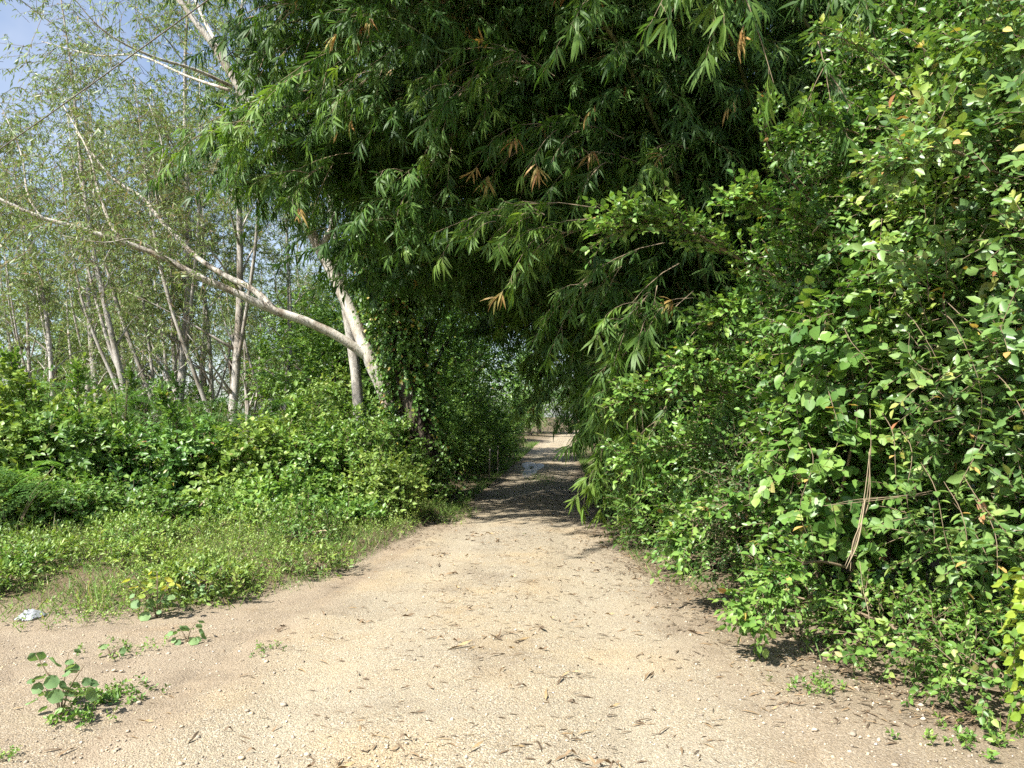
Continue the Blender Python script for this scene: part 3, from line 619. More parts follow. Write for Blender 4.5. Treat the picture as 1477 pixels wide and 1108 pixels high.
DEN = [dense_variant(21, 6.5, 2.2, 1900, 'weed_leaf'), dense_variant(22, 8.5, 2.8, 2300, 'dark_leaf'), dense_variant(23, 7.5, 2.4, 2000, 'shrub_leaf'), dense_variant(24, 3.2, 1.5, 1300, 'weed_leaf', .10, .06, .12)]
DEN.append(dense_variant(25, 7.0, 2.4, 1700, 'euc_leaf', .14, .04, .1))
def dense_tree(x, y, k, s, lab, grp, nm='broadleaf_tree', cat='tree'):
    t = thing(nm, lab, cat, (x, y, 0), grp, rng.uniform(0, 6.28))
    inst('trunk', DEN[k][0], t, (0, 0, -.1), (0, 0, 0), s); inst('crown', DEN[k][1], t, (0, 0, -.1), (0, 0, 0), s)
for (x, y, k, s, lab) in [
    (-2.6, 21.5, 0, .95, 'bright-leaved tree behind the ivy trunk, left of the track'), (-1.6, 26.5, 2, .95, 'glossy green tree on the left of the tunnel'),
    (-4.8, 20.5, 3, 1.3, 'leafy young tree left of the grey trunks'), (-2.6, 33, 1, .8, 'dark tree whose boughs reach over the far track'),
    (-3.2, 44, 0, 1.0, 'sunlit tree left of the far end of the track'), (5.6, 36, 1, 1.0, 'dark tree right of the far track'), (7.8, 48, 2, 1.0, 'tree at the far right bend of the track'),
    (2.4, 66, 0, 1.1, 'tree in the gap above the end of the track'), (-4.2, 30, 1, 1.0, 'tall dark tree behind the bright-leaved one'), (-7.2, 27, 0, .9, 'round green tree between the stand and the tunnel')]:
    dense_tree(x, y, k, s, lab, 'trees lining the shaded tunnel')
for (x, y, s, lab) in [(-2.0, 17.8, .62, 'dark roadside bush right behind the ivy trunk'), (-1.6, 20.2, .55, 'second roadside bush past the ivy trunk'), (-1.0, 23.5, .55, 'third roadside bush in the shade of the tunnel'), (-.6, 28, .6, 'low bush at the left edge of the far track'), (3.3, 21, .5, 'low dark bush at the right edge of the track'), (4.2, 31, .7, 'low bush at the far right edge of the track'), (-.2, 48, .8, 'sunlit low bush where the track ends'), (1.4, 58, .9, 'far low bush left of the bright end of the track'), (7.6, 57, 1.0, 'far low bush right of the bright end of the track'), (5.2, 70, 1.2, 'bushy growth closing the view behind the track end'), (8.8, 72, 1.3, 'bushy growth far right behind the track end'), (-1.35, 18.6, .45, 'low leafy bush just before the fence posts'), (-1.0, 21.6, .5, 'low leafy bush just past the fence posts'), (-.5, 25.6, .5, 'fourth roadside bush in the tunnel shade'), (-.4, 33, .5, 'fifth roadside bush in the tunnel shade')]:
    dense_tree(x, y, 3, s, lab, 'bushes lining the shaded tunnel', 'roadside_bush', 'bush')
ORD = 'first second third fourth fifth sixth seventh eighth ninth tenth eleventh twelfth thirteenth fourteenth fifteenth sixteenth seventeenth eighteenth nineteenth twentieth'.split()
k = 0
for x in np.linspace(-48, 14, 15):
    y = 44 + 10 * math.sin(x * 1.3) + 4 * (k % 3) + (10 if -6 < x < 10 else 0)
    dense_tree(x, y, [1, 2, 0][k % 3], rng.uniform(.85, 1.15), f'green tree in the far treeline, {ORD[k]} counted from the left', 'far treeline'); k += 1
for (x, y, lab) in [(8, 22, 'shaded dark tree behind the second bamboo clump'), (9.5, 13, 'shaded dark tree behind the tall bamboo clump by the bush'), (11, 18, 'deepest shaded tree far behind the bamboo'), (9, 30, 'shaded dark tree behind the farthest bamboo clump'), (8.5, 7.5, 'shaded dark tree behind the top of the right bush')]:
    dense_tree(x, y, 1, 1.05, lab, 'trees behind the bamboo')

for (x, y, s, lab) in [(-22, 37, 1.15, 'olive tree filling the back of the stand at the left border'), (-18, 35, 1.05, 'olive tree behind the strongly leaning gum'), (-15, 37, 1.1, 'olive tree behind the left-leaning pale trunk'), (-12.5, 34, .95, 'olive tree showing between the middle gums'), (-10.5, 36, 1.1, 'olive tree behind the thickest pale trunk'), (-8.2, 33, 1.05, 'olive tree right of the gum stand'), (-6.0, 36, 1.2, 'olive tree below the fork of the slanting tree'), (-26, 40, 1.2, 'olive tree outside the left border'), (-13.5, 28, .7, 'small olive tree among the gum trunks')]:
    dense_tree(x, y, 4, s, lab, 'olive trees behind the gum stand')
# dark bough across the gap over the track
bo = thing('fallen_bough', 'bare dark bough slanting across the gap of sky over the track', 'bough', P(700, 450, 27))
g = Geo(); g.tube(pxpath([(650, 400, 26), (700, 440, 26.5), (740, 462, 27), (785, 492, 27.5), (840, 500, 28)]), [.10, .09, .075, .05, .03], 7, .08); g.build('limb', M['dark_bark'], bo, True)
g = Geo(); g.tube(pxpath([(742, 463, 27), (770, 450, 27.3), (810, 452, 27.6)]), [.05, .04, .015], 6, .08); g.build('limb', M['dark_bark'], bo, True)

# ------------------------------------------------------------------ bushes along the track
def front(p): return (p[:, 0] < 4.6) | (rng.random(len(p)) < .3)
def off_road(p): return p[:, 0] > bush_edge(p[:, 1]) - .12 - .35 * np.clip(p[:, 2] - .5, 0, 1.2)
make_shrub('climber_bush', 'near climber bush of large yellow-green leaves at the right border', 'bush', (3.4, 4.8, 0),
    [(3.55, 4.7, .8, .95, 1.0, .9), (3.55, 4.8, 1.9, 1.0, 1.0, .9), (3.6, 5.0, 2.9, .95, 1.0, .85), (3.75, 5.2, 3.8, .9, 1.0, .8)], 4200, 'climber_leaf', T_OVATE, .092, .056, 8, .30, cull=lambda p: front(p) & off_road(p), bias=.05, dead=.010, gaps=6.5)
make_shrub('glossy_bush', 'tall glossy small-leaved bush towering over the right track edge', 'bush', (2.9, 6.4, 0),
    [(2.85, 6.3, .7, .98, 1.0, .8), (2.85, 6.3, 1.8, .95, 1.0, .9), (3.0, 6.4, 2.8, .95, 1.0, .8), (3.3, 6.6, 3.7, .8, .9, .7), (3.6, 6.5, 4.6, .75, .8, .7), (3.9, 6.3, 5.3, .8, .8, .6)], 8200, 'shrub_leaf', T_OVATE, .066, .043, 9, .24, cull=lambda p: front(p) & off_road(p), bias=.06, gaps=7.0)
make_shrub('glossy_bush', 'middle glossy bush with branches poking towards the track', 'bush', (2.55, 8.0, 0),
    [(2.45, 7.9, .6, .95, .9, .7), (2.55, 7.9, 1.5, .85, .9, .75), (2.95, 8.0, 2.4, .72, .9, .65), (3.4, 7.7, 3.0, .6, .8, .5)], 6000, 'shrub_leaf', T_OVATE, .064, .042, 9, .25, cull=lambda p: front(p) & off_road(p), bias=.06, gaps=7.0)
make_shrub('low_leafy_bush', 'low leafy bush below the hanging bamboo at the shadow line', 'bush', (2.0, 9.8, 0),
    [(2.05, 9.5, .35, .7, .9, .45), (2.1, 10.0, .75, .65, .9, .5), (2.3, 10.6, 1.0, .7, .8, .6), (1.95, 11.6, .5, .5, .8, .5)], 2600, 'weed_leaf', T_OVATE, .085, .032, 9, .3, cull=off_road, bias=.0)
make_shrub('low_leafy_bush', 'low tangle of weeds at the foot of the near climber bush', 'bush', (2.75, 4.3, 0),
    [(2.75, 4.2, .2, .45, .6, .28), (2.5, 5.0, .2, .4, .6, .25), (3.2, 3.7, .2, .5, .5, .3), (2.15, 5.9, .15, .35, .6, .22)], 1100, 'weed_leaf', T_OVATE, .05, .034, 8, .2, bias=.02, dead=.04)

make_shrub('vine_tangle', 'tangle of rounded dark vine leaves in the middle of the right thicket', 'vine', (2.35, 5.9, 0),
    [(2.45, 5.75, 1.25, .55, .5, .6), (2.5, 5.6, 2.1, .5, .45, .5)], 520, 'weed_leaf', T_ROUND, .085, .075, 6, .28, bias=-.05, stems=3, leafdroop=.45, gaps=7, dead=.02)
make_shrub('fine_leaved_shrub', 'fine-leaved shrub low in the right thicket above the brown dirt', 'bush', (2.25, 6.9, 0),
    [(2.15, 6.8, .55, .5, .6, .5), (2.25, 7.0, 1.15, .45, .5, .4)], 1500, 'dark_leaf', T_OVATE, .034, .021, 9, .2, bias=.15, stems=3, gaps=8)
make_shrub('pale_climber', 'pale sunlit climber draped over the top of the right thicket', 'vine', (3.3, 5.6, 0),
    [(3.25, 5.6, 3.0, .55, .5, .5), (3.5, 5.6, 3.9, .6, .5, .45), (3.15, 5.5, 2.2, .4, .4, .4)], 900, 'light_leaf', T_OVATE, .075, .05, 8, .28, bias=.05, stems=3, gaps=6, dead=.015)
def branch_thing(name, label, pts, rad, n, leaf, L, W, tw=.16, bias=.2, spread_r=.10, nl=8):
    q = pxpath(pts); t = thing(name, label, 'branch', q[0])
    g = Geo(); g.tube(q, rad, 6, .06, 4); g.build('stem', M['twig'], t, True)
    qq, _ = spline(q, np.array(rad), 8); i = (len(qq) * (.25 + .75 * rng.random(n) ** .7)).astype(int).clip(0, len(qq) - 1)
    d = nrm(np.gradient(qq, axis=0))[i] + .8 * rvec(n) + UP * .4
    G, Gt = Geo(), Geo(); sprigs(G, Gt, qq[i] + rng.normal(0, spread_r * .3, (n, 3)), d, tw * rng.uniform(.6, 1.6, n), nl, T_OVATE, L, W, 50, False, .1, bias=bias)
    G.build('foliage', M[leaf], t); Gt.build('twigs', M['twig'], t); return t
branch_thing('poking_branch', 'long sunlit branch tip reaching left in front of the dark bamboo', [(1230, 455, 7.2), (1130, 405, 6.9), (1060, 370, 6.7), (1000, 335, 6.6), (940, 318, 6.5), (885, 330, 6.4)], [.020, .017, .014, .01, .007, .003], 150, 'shrub_leaf', .078, .05, .24, .28)
branch_thing('poking_branch', 'leafy branch below the long branch tip, hanging over the bamboo', [(1200, 440, 7.1), (1140, 430, 6.9), (1080, 440, 6.8), (1030, 465, 6.7)], [.012, .01, .008, .003], 100, 'shrub_leaf', .07, .046, .2, .22)
branch_thing('poking_branch', 'leafy twig reaching left at the height of the bush middle', [(1120, 590, 7.4), (1040, 565, 7.2), (970, 565, 7.0), (910, 575, 6.9)], [.012, .01, .007, .003], 120, 'shrub_leaf', .068, .044, .2, .22)
branch_thing('poking_branch', 'single thin shoot near the top of the right bush', [(1330, 150, 6.0), (1270, 90, 5.9), (1225, 60, 5.8), (1185, 50, 5.7)], [.01, .008, .006, .002], 24, 'climber_leaf', .065, .04)
branch_thing('poking_branch', 'sunlit shoot pointing up from the bush crest', [(1180, 300, 6.4), (1130, 250, 6.2), (1105, 200, 6.1), (1110, 160, 6.0)], [.012, .009, .006, .002], 40, 'shrub_leaf', .055, .033)

for (px, y0, y1, yd, lab) in [(120, 640, 530, 12.5, 'tall leafy shoot above the bush at the left border'), (250, 660, 570, 11.6, 'upright leafy shoot over the dark bush'), (420, 650, 585, 11.8, 'upright shoot over the vine-leaved bush'), (35, 640, 520, 12.2, 'tall shoot at the left border'), (500, 640, 570, 13.4, 'upright shoot beside the straight grey trunk'), (200, 640, 545, 13.6, 'thin leafy shoot below the left-leaning gum')]:
    branch_thing('leafy_shoot', lab, [(px, y0, yd), (px + rng.uniform(-8, 8), (y0 + y1) / 2, yd), (px + rng.uniform(-22, 14), y1, yd - .1)], [.012, .009, .003], 34, 'weed_leaf', .10, .055, .2, .1, nl=7)
# left side
def left_bush(x, y, w, h, lab, leaf, tpl, L, W, n, bias=0, spread=60, nl=9, tw=.26):
    bl = [(x + w * .5 * math.cos(a) * rng.uniform(.2, 1), y + w * .45 * math.sin(a) * rng.uniform(.3, 1), h * z * rng.uniform(.8, 1.25), w * rng.uniform(.45, .7), w * .6, h * rng.uniform(.3, .5)) for a, z in zip(rng.uniform(0, 6.28, 5), (.25, .35, .5, .6, .68))]
    return make_shrub('wild_bush', lab, 'bush', (x, y, .08), bl, int(n * 1.15), leaf, tpl, L, W, nl, tw, 'wild bushes on the left verge', bias=bias + .06, spread=spread, stems=4, gaps=4.5)
for a in [
    (-1.95, 11.3, .75, .85, 'low bright bush nearest the track below the ivy trunk', 'light_leaf', T_OVATE, .075, .045, 1000, .05),
    (-2.9, 11.7, .95, 1.25, 'dark-gapped leafy bush next to the lying stick', 'weed_leaf', T_OVATE, .085, .055, 1350, .02),
    (-4.1, 11.9, 1.05, 1.15, 'bush covered in rounded vine leaves behind the lying stick', 'light_leaf', T_ROUND, .075, .068, 1300, .02),
    (-5.3, 12.0, 1.05, 1.45, 'dark green bush with deep shade under it', 'shrub_leaf', T_OVATE, .10, .06, 1300, -.05),
    (-6.5, 11.9, 1.1, 1.6, 'bush with broad drooping leaves left of the shady hollow', 'weed_leaf', T_OVATE, .11, .065, 1300, -.03),
    (-7.8, 11.5, 1.2, 1.9, 'tall light green bush at the left border', 'light_leaf', T_ROUND, .085, .07, 1400, .10),
    (-6.6, 9.6, .8, .75, 'knee-high leafy weeds at the left border before the bushes', 'light_leaf', T_OVATE, .08, .05, 900, 0),
    (-5.6, 10.2, .7, .55, 'low dark weeds at the foot of the left bushes', 'weed_leaf', T_OVATE, .07, .045, 700, -.05),
    (-1.75, 13.3, .6, .95, 'small bush hugging the foot of the ivy trunk', 'weed_leaf', T_OVATE, .07, .045, 800, .0),
    (-2.5, 13.6, 1.0, 1.5, 'bush climbing the foot of the slanting pale tree', 'weed_leaf', T_OVATE, .08, .05, 1200, .08),
    (-3.9, 14.5, 1.2, 1.6, 'bright bush in front of the grey trunks', 'light_leaf', T_OVATE, .09, .055, 1300, .1),
    (-6.0, 14.8, 1.3, 1.7, 'bush behind the feathery shrubs', 'weed_leaf', T_OVATE, .09, .05, 1200, .05),
    (-8.3, 14.4, 1.4, 2.2, 'yellowish green bush far left behind the vine leaves', 'light_leaf', T_ROUND, .09, .075, 1300, .15),
    (-10.2, 15, 1.4, 2.3, 'bush cut by the left border in the second row', 'weed_leaf', T_OVATE, .1, .06, 1000, .12),
    (-5.0, 18.5, 1.4, 2.2, 'round bush below the slanting limbs', 'light_leaf', T_OVATE, .1, .055, 1100, .02),
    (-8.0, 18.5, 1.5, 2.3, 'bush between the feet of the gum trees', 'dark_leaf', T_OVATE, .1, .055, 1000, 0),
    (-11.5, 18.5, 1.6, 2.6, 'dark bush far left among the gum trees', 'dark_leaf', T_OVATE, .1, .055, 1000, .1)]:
    left_bush(*a)

wp = [(rng.uniform(-7.6, -1.6), rng.uniform(6.6, 11.2)) for _ in range(34)]
wp = [q for q in wp if in_verge(np.array(q[0]), np.array(q[1])) >= .25]
wrows = [sorted([q for q in wp if a <= q[1] < b], key=lambda q: -q[0]) for a, b in ((0, 7.8), (7.8, 9.0), (9.0, 10.1), (10.1, 12))]
wlab = {q: f'low verge weed clump, {ORD[i]} from the track in the {rn}' for row, rn in zip(wrows, ('row nearest the dirt', 'second row from the dirt', 'third row from the dirt', 'row below the bushes')) for i, q in enumerate(row)}
for x, y in wp:
    iv_ = in_verge(np.array(x), np.array(y))
    h_ = rng.uniform(.10, .22) + .09 * min(float(iv_), 4) * rng.uniform(.4, 1.3); w_ = rng.uniform(.22, .5)
    make_shrub('verge_weed', wlab[(x, y)], 'weed', (x, y, .08), [(x, y, h_ * .45, w_, w_, h_ * .5), (x + rng.normal(0, w_ * .6), y + rng.normal(0, w_ * .5), h_ * .35, w_ * .7, w_ * .7, h_ * .4)],
        int(240 * w_ / .35), ['light_leaf', 'weed_leaf'][int(rng.random() < .4)], T_OVATE, rng.uniform(.03, .06), rng.uniform(.018, .034), 8, .14, 'weed clumps on the left verge', bias=rng.uniform(-.02, .2), stems=1, up=.9)
for k in range(9):
    x = -2.2 - .68 * k + rng.normal(0, .2); y = 10.5 + rng.normal(0, .3); h_ = rng.uniform(.4, .8)
    make_shrub('verge_weed', f'knee-high weed clump in front of the left bushes, {ORD[k]} from the track', 'weed', (x, y, .08), [(x, y, h_ * .45, .42, .4, h_ * .5), (x + .2, y - .2, h_ * .3, .35, .4, h_ * .35)], 330, 'weed_leaf', [T_OVATE, T_ROUND][k % 2], rng.uniform(.06, .09), .05, 8, .2, 'knee-high weeds before the left bushes', bias=rng.uniform(-.05, .15), stems=2, up=.7)

# feathery shrubs: fronds of tiny leaflets
def frond_mesh(seed):
    r = np.random.default_rng(seed); G = Geo(); o, x, rn = [], [], []
    ln = .42
    for k in range(8):
        t = .25 + .75 * k / 7; b = np.array([ln * t, 0, .10 * t - .22 * t * t])
        for sd in (-1, 1):
            pl = .15 * (1 - .5 * abs(t - .55)); pd = nrm(np.array([.45, sd, -.18 + r.normal(0, .08)]))
            for j in range(9):
                c = b + pd * pl * (j + 1) / 9 - np.array([0, 0, .03 * (j / 9) ** 2])
                for s2 in (-1, 1):
                    q = np.array([-pd[1], pd[0], 0]) * s2 + pd * .5; o.append(c); x.append(q); rn.append(r.uniform(.2, .8))
    n = len(o); G.leaves(T_THIN, np.array(o), np.array(x), np.tile(UP, (n, 1)) + r.normal(0, .25, (n, 3)), .024, .010, np.array(rn))
    return G.mesh('frond', M['feather_leaf'])
FROND = [frond_mesh(s) for s in (1, 2, 3)]
for (px, py, Yd, n, lab) in [(300, 588, 13.0, 26, 'feathery shrub in front of the thickest pale trunk'), (180, 570, 13.0, 24, 'feathery shrub below the left-leaning gum'), (60, 560, 12.6, 26, 'feathery shrub at the left border'), (330, 640, 12.2, 14, 'small feathery shrub lower down among the bushes'), (430, 585, 15.0, 20, 'feathery shrub under the slanting limbs'), (20, 700, 9.4, 16, 'low feathery plant at the left border')]:
    c = P(px, py, Yd); t = thing('feathery_shrub', lab, 'shrub', (c[0], Yd, .05), 'feathery shrubs among the left bushes')
    hh = c[2] + .30
    for k in range(n // 4 + 1):
        g = Geo(); a = rng.uniform(0, 6.28); e = np.array([.45 * math.cos(a), .45 * math.sin(a), hh * rng.uniform(.8, 1.0)])
        s0 = np.array([c[0], Yd, 0]); g.tube([s0, s0 + e * np.array([.4, .4, .6]), s0 + e], [.012, .009, .004], 5, .05, 3); st = g.build('stem', M['twig'], t, True)
        for j in range(5):
            u = rng.uniform(.7, 1); inst('frond', FROND[j % 3], t, e * np.array([u, u, u]) * 1.0, (R(rng.uniform(-20, 20)), R(rng.uniform(-25, 15)), rng.uniform(0, 6.28)), rng.uniform(.8, 1.35))

# ------------------------------------------------------------------ verge: grass and creeping weeds
def verge_pts(n, x0, x1, y0, y1, lo, hi):
    p = np.stack([rng.uniform(x0, x1, n), rng.uniform(y0, y1, n)], 1); v = in_verge(p[:, 0], p[:, 1]) + .35 * smooth_noise(p[:, 0] * 2.2, p[:, 1] * 2.2, 21)
    ok = (v > lo - .4) & (v < hi) & (rng.random(n) < np.clip((v - lo + .4) / 1.1, 0, 1)); return p[ok]
p = verge_pts(60000, -9, 1.0, 5.6, 14, .05, 5); p = p[p[:, 0] < 0]
dens = .55 + .45 * smooth_noise(p[:, 0] * 1.7, p[:, 1] * 1.7, 33); p = p[rng.random(len(p)) < np.clip(dens + .25, .15, 1)]
o = np.column_stack([p, height(p[:, 0], p[:, 1])]); d = nrm(rvec(len(o)) * np.array([.8, .8, .2]) + UP * .8)
G = Geo(); sz = rng.uniform(.05, .17, len(o)) * (1 + .5 * smooth_noise(p[:, 0] * 1.1, p[:, 1] * 1.1, 8))
G.leaves(T_BLADE, o, d, np.cross(d, rvec(len(o))), sz, rng.uniform(.004, .009, len(o)), np.clip(rng.normal(.5, .25, len(o)), 0, 1))
setp(G.build('grass', M['grass']), 'short green and straw grass on the left verge', 'grass', kind='stuff')
p = verge_pts(30000, -9, 1.0, 5.6, 13, .0, 5); p = p[p[:, 0] < 0]
dens = .40 + 1.5 * smooth_noise(p[:, 0] * 2.3 + 4, p[:, 1] * 1.3, 35); p = p[rng.random(len(p)) < np.clip(dens, .06, 1)]
o = np.column_stack([p, height(p[:, 0], p[:, 1])]); G, Gt = Geo(), Geo()
hgt = rng.uniform(.06, .2, len(o)) * (1 + .8 * np.clip(in_verge(p[:, 0], p[:, 1]) / 4, 0, 1))
sprigs(G, Gt, o, rvec(len(o)) * np.array([.8, .8, .2]) + UP * .75, hgt, 8, T_OVATE, .027, .016, 65, True, .1, bias=.10, twr=.0012, dead=.02)
setp(G.build('creeping_weeds', M['light_leaf']), 'small-leaved creeping weeds covering the left verge', 'weeds', kind='stuff')
setp(Gt.build('weed_stems', M['twig']), 'thin stems of the creeping weeds on the left verge', 'weeds', kind='stuff')
cx = rng.integers(0, len(o), 70); pt = np.repeat(o[cx], 24, 0); pt[:, :2] += rng.normal(0, .05, (len(pt), 2)); pt[:, 2] = height(pt[:, 0], pt[:, 1])
d = nrm(rvec(len(pt)) * np.array([.55, .55, .1]) + UP); G = Geo()
G.leaves(T_BLADE, pt, d, np.cross(d, rvec(len(pt))), rng.uniform(.14, .42, len(pt)), rng.uniform(.004, .008, len(pt)), np.clip(rng.normal(.62, .3, len(pt)), 0, 1))
setp(G.build('tall_grass', M['grass']), 'taller seeding grass tufts and straw on the left verge', 'grass', kind='stuff')
# grass under the right bushes and along the tunnel
p1 = np.stack([rng.uniform(1.2, 3.4, 5000), rng.uniform(3.2, 12, 5000)], 1); v = p1[:, 0] - bush_edge(p1[:, 1]); p1 = p1[(v > -.12) & (v < .35) & (rng.random(5000) < .6 + .4 * smooth_noise(p1[:, 0] * 3, p1[:, 1] * 3, 4))]
yy2 = rng.uniform(12, 45, 9000); sd = rng.choice([-1, 1], 9000); p2 = np.stack([road_mid(yy2) + sd * (road_half(yy2) + rng.exponential(.25, 9000)), yy2], 1)
p3 = np.stack([rng.normal(.75, .18, 250) , rng.normal(19.3, .9, 250)], 1)
p = np.concatenate([p1, p2, p3]); o = np.column_stack([p, height(p[:, 0], p[:, 1])]); d = nrm(rvec(len(o)) * np.array([.8, .8, .2]) + UP * .8)
G = Geo(); G.leaves(T_BLADE, o, d, np.cross(d, rvec(len(o))), rng.uniform(.06, .22, len(o)), rng.uniform(.005, .01, len(o)), np.clip(rng.normal(.35, .2, len(o)), 0, 1))
setp(G.build('edge_grass', M['grass']), 'sparse grass along the edges of the track', 'grass', kind='stuff')

# ------------------------------------------------------------------ gravel, stones, litter
def ico():
    f = (1 + 5 ** .5) / 2
    v = nrm(np.array([[-1, f, 0], [1, f, 0], [-1, -f, 0], [1, -f, 0], [0, -1, f], [0, 1, f], [0, -1, -f], [0, 1, -f], [f, 0, -1], [f, 0, 1], [-f, 0, -1], [-f, 0, 1]], float))
    fs = [[0, 11, 5], [0, 5, 1], [0, 1, 7], [0, 7, 10], [0, 10, 11], [1, 5, 9], [5, 11, 4], [11, 10, 2], [10, 7, 6], [7, 1, 8], [3, 9, 4], [3, 4, 2], [3, 2, 6], [3, 6, 8], [3, 8, 9], [4, 9, 5], [2, 4, 11], [6, 2, 10], [8, 6, 7], [9, 8, 1]]
    return v, np.array(fs)
OCT = (np.array([[1, 0, 0], [0, 1, 0], [-1, 0, 0], [0, -1, 0], [0, 0, 1], [0, 0, -1.0]]), np.array([[0, 1, 4], [1, 2, 4], [2, 3, 4], [3, 0, 4], [1, 0, 5], [2, 1, 5], [3, 2, 5], [0, 3, 5]]))
def stones(G, o, size, tpl, rnd):
    v, f = tpl; n = len(o); k = len(v); a = rng.uniform(0, 6.28, n)
    sc3 = size[:, None] * np.stack([rng.uniform(.7, 1.3, n), rng.uniform(.6, 1.1, n), rng.uniform(.4, .75, n)], 1)
    vv_ = v[None] * (1 + .18 * rng.normal(size=(n, k, 1))) * sc3[:, None]
    c, s = np.cos(a)[:, None], np.sin(a)[:, None]
    w = np.stack([vv_[..., 0] * c - vv_[..., 1] * s, vv_[..., 0] * s + vv_[..., 1] * c, vv_[..., 2]], -1) + o[:, None]
    G.add(w, (np.arange(n)[:, None, None] * k + f[None]).ravel(), np.full(n * len(f), 3), np.repeat(rnd, k))
n = 26000; yp = 2.9 + 9 * rng.random(n) ** 1.7; xp = rng.uniform(-1, 1, n) * np.minimum(yp * .78, 5)
v = in_verge(xp, yp); dens = .45 + .75 * smooth_noise(xp * 1.6, yp * 1.6, 41); ok = (v < .15) & (rng.random(n) < np.clip(dens, .12, 1)); xp, yp = xp[ok], yp[ok]
size = np.minimum(rng.lognormal(math.log(.0052), .42, len(xp)), .02)
G = Geo(); stones(G, np.column_stack([xp, yp, road_z(xp, yp) + size * .15]), size, OCT, rng.random(len(xp)) ** .9)
setp(G.build('gravel', M['pebble']), 'loose fine gravel strewn over the track and dirt', 'gravel', kind='stuff')
for k in range(36):
    if k < 18: px, py = rng.normal(380, 60), rng.normal(1045, 35)
    elif k < 30: px, py = rng.uniform(30, 420), rng.uniform(930, 1100)
    else: px, py = rng.uniform(1150, 1380), rng.uniform(1010, 1100)
    yd = EYE * F_PX / (min(py, 1105) - 600); xd = (px - 738) / F_PX * yd; s = rng.uniform(.009, .02)
    G = Geo(); stones(G, np.zeros((1, 3)), np.array([s]), ico(), np.array([rng.uniform(.1, .85)]))
    o = inst('stone', G.mesh('stone', M['pebble']), None, (xd, yd, float(road_z(np.array(xd), np.array(yd))) + s * .25))
    reg = 0 if k < 18 else (1 if k < 30 else 2)
    setp(o, ['pale pebble in the small loose heap left of the track', 'pale pebble on the bare dirt at the lower left', 'white pebble on the brown dirt at the lower right'][reg], 'stone', ['pebble heap left of the track', 'pebbles at the lower left', 'pebbles at the lower right'][reg])

# dry leaves
def dry_leaf_mesh(seed):
    r = np.random.default_rng(seed); G = Geo(); tv = T_LONG[0].copy(); tv[:, 2] = [0, .10, .04, .06, .12, .02] if seed % 2 else [.03, .02, .09, .10, .03, .09]
    tv[3:, 1] += r.uniform(-.4, .4)
    G.leaves((tv, T_LONG[1]), np.zeros((1, 3)) + np.array([-.06, 0, 0]), np.array([[1., 0, 0]]), np.array([[0, 0, 1.]]), .13, .0115, np.array([[.1, .3, .45, .6, .9, 1.0][seed % 6]]))
    return G.mesh('fallen_leaf', M['dry'])
DRY = [dry_leaf_mesh(s) for s in range(6)]
def litter_pts(n, ymax, pw):
    y = 3.2 + (ymax - 3.2) * rng.random(n) ** pw; v = np.clip(rng.normal(.1, .5, n), -1.15, 1.15); x = road_mid(y) + v * road_half(y)
    c = rng.integers(0, max(4, n // 9), n); m_ = rng.random(n) < .55; r_ = rng.exponential(.16, n)[:, None] * nrm(rng.normal(size=(n, 2)))
    x = np.where(m_, x[c] + r_[:, 0] * 1.5, x); y = np.where(m_, np.maximum(y[c] + r_[:, 1], 3.1), y); return x, y
x, y = litter_pts(230, 10.5, 1.15)
for k in range(len(x)):
    j = rng.choice(6, p=[.12, .22, .26, .22, .16, .02])
    setp(inst('fallen_leaf', DRY[j], None, (x[k], y[k], float(road_z(x[k:k+1], y[k:k+1])[0]) + .004), (R(rng.normal(0, 6)), R(rng.normal(0, 8)), rng.normal(.2, 1.3)), (min(1.7, rng.lognormal(-.35, .4)),) * 2 + (rng.uniform(.6, 2.2),)),
         'dry curled bamboo leaf lying on the gravel track', 'leaf', 'fallen bamboo leaves on the track')
x, y = litter_pts(2600, 30, 1.2)
o = np.column_stack([x, y, road_z(x, y) + .004]); a = rng.normal(.15, .7, len(x)); d = np.column_stack([np.cos(a), np.sin(a), rng.normal(0, .06, len(x))])
G = Geo(); G.leaves(T_LONG, o, d, UP + .25 * rvec(len(x)), rng.uniform(.05, .14, len(x)), rng.uniform(.005, .013, len(x)), rng.random(len(x)) ** 1.1 * .9)
NE = 9000; ye = 4 + 26 * rng.random(NE) ** 1.4; se = rng.choice([-1, 1], NE, p=[.25, .75]); xe = np.where(se > 0, bush_edge(ye) - rng.exponential(.28, NE) + .1, road_mid(ye) - road_half(ye) + rng.normal(0, .18, NE))
ok = (ye > 9) | (se > 0); xe, ye = xe[ok], ye[ok]; a = rng.uniform(0, 6.28, len(xe))
G.leaves(T_LONG, np.column_stack([xe, ye, road_z(xe, ye) + .006]), np.column_stack([np.cos(a), np.sin(a), rng.normal(0, .1, len(xe))]), UP + .3 * rvec(len(xe)), rng.uniform(.04, .13, len(xe)), rng.uniform(.005, .014, len(xe)), rng.random(len(xe)) ** 1.8 * .8)
setp(G.build('leaf_litter', M['dry']), 'fine dry leaf litter scattered along the track', 'leaf litter', kind='stuff')

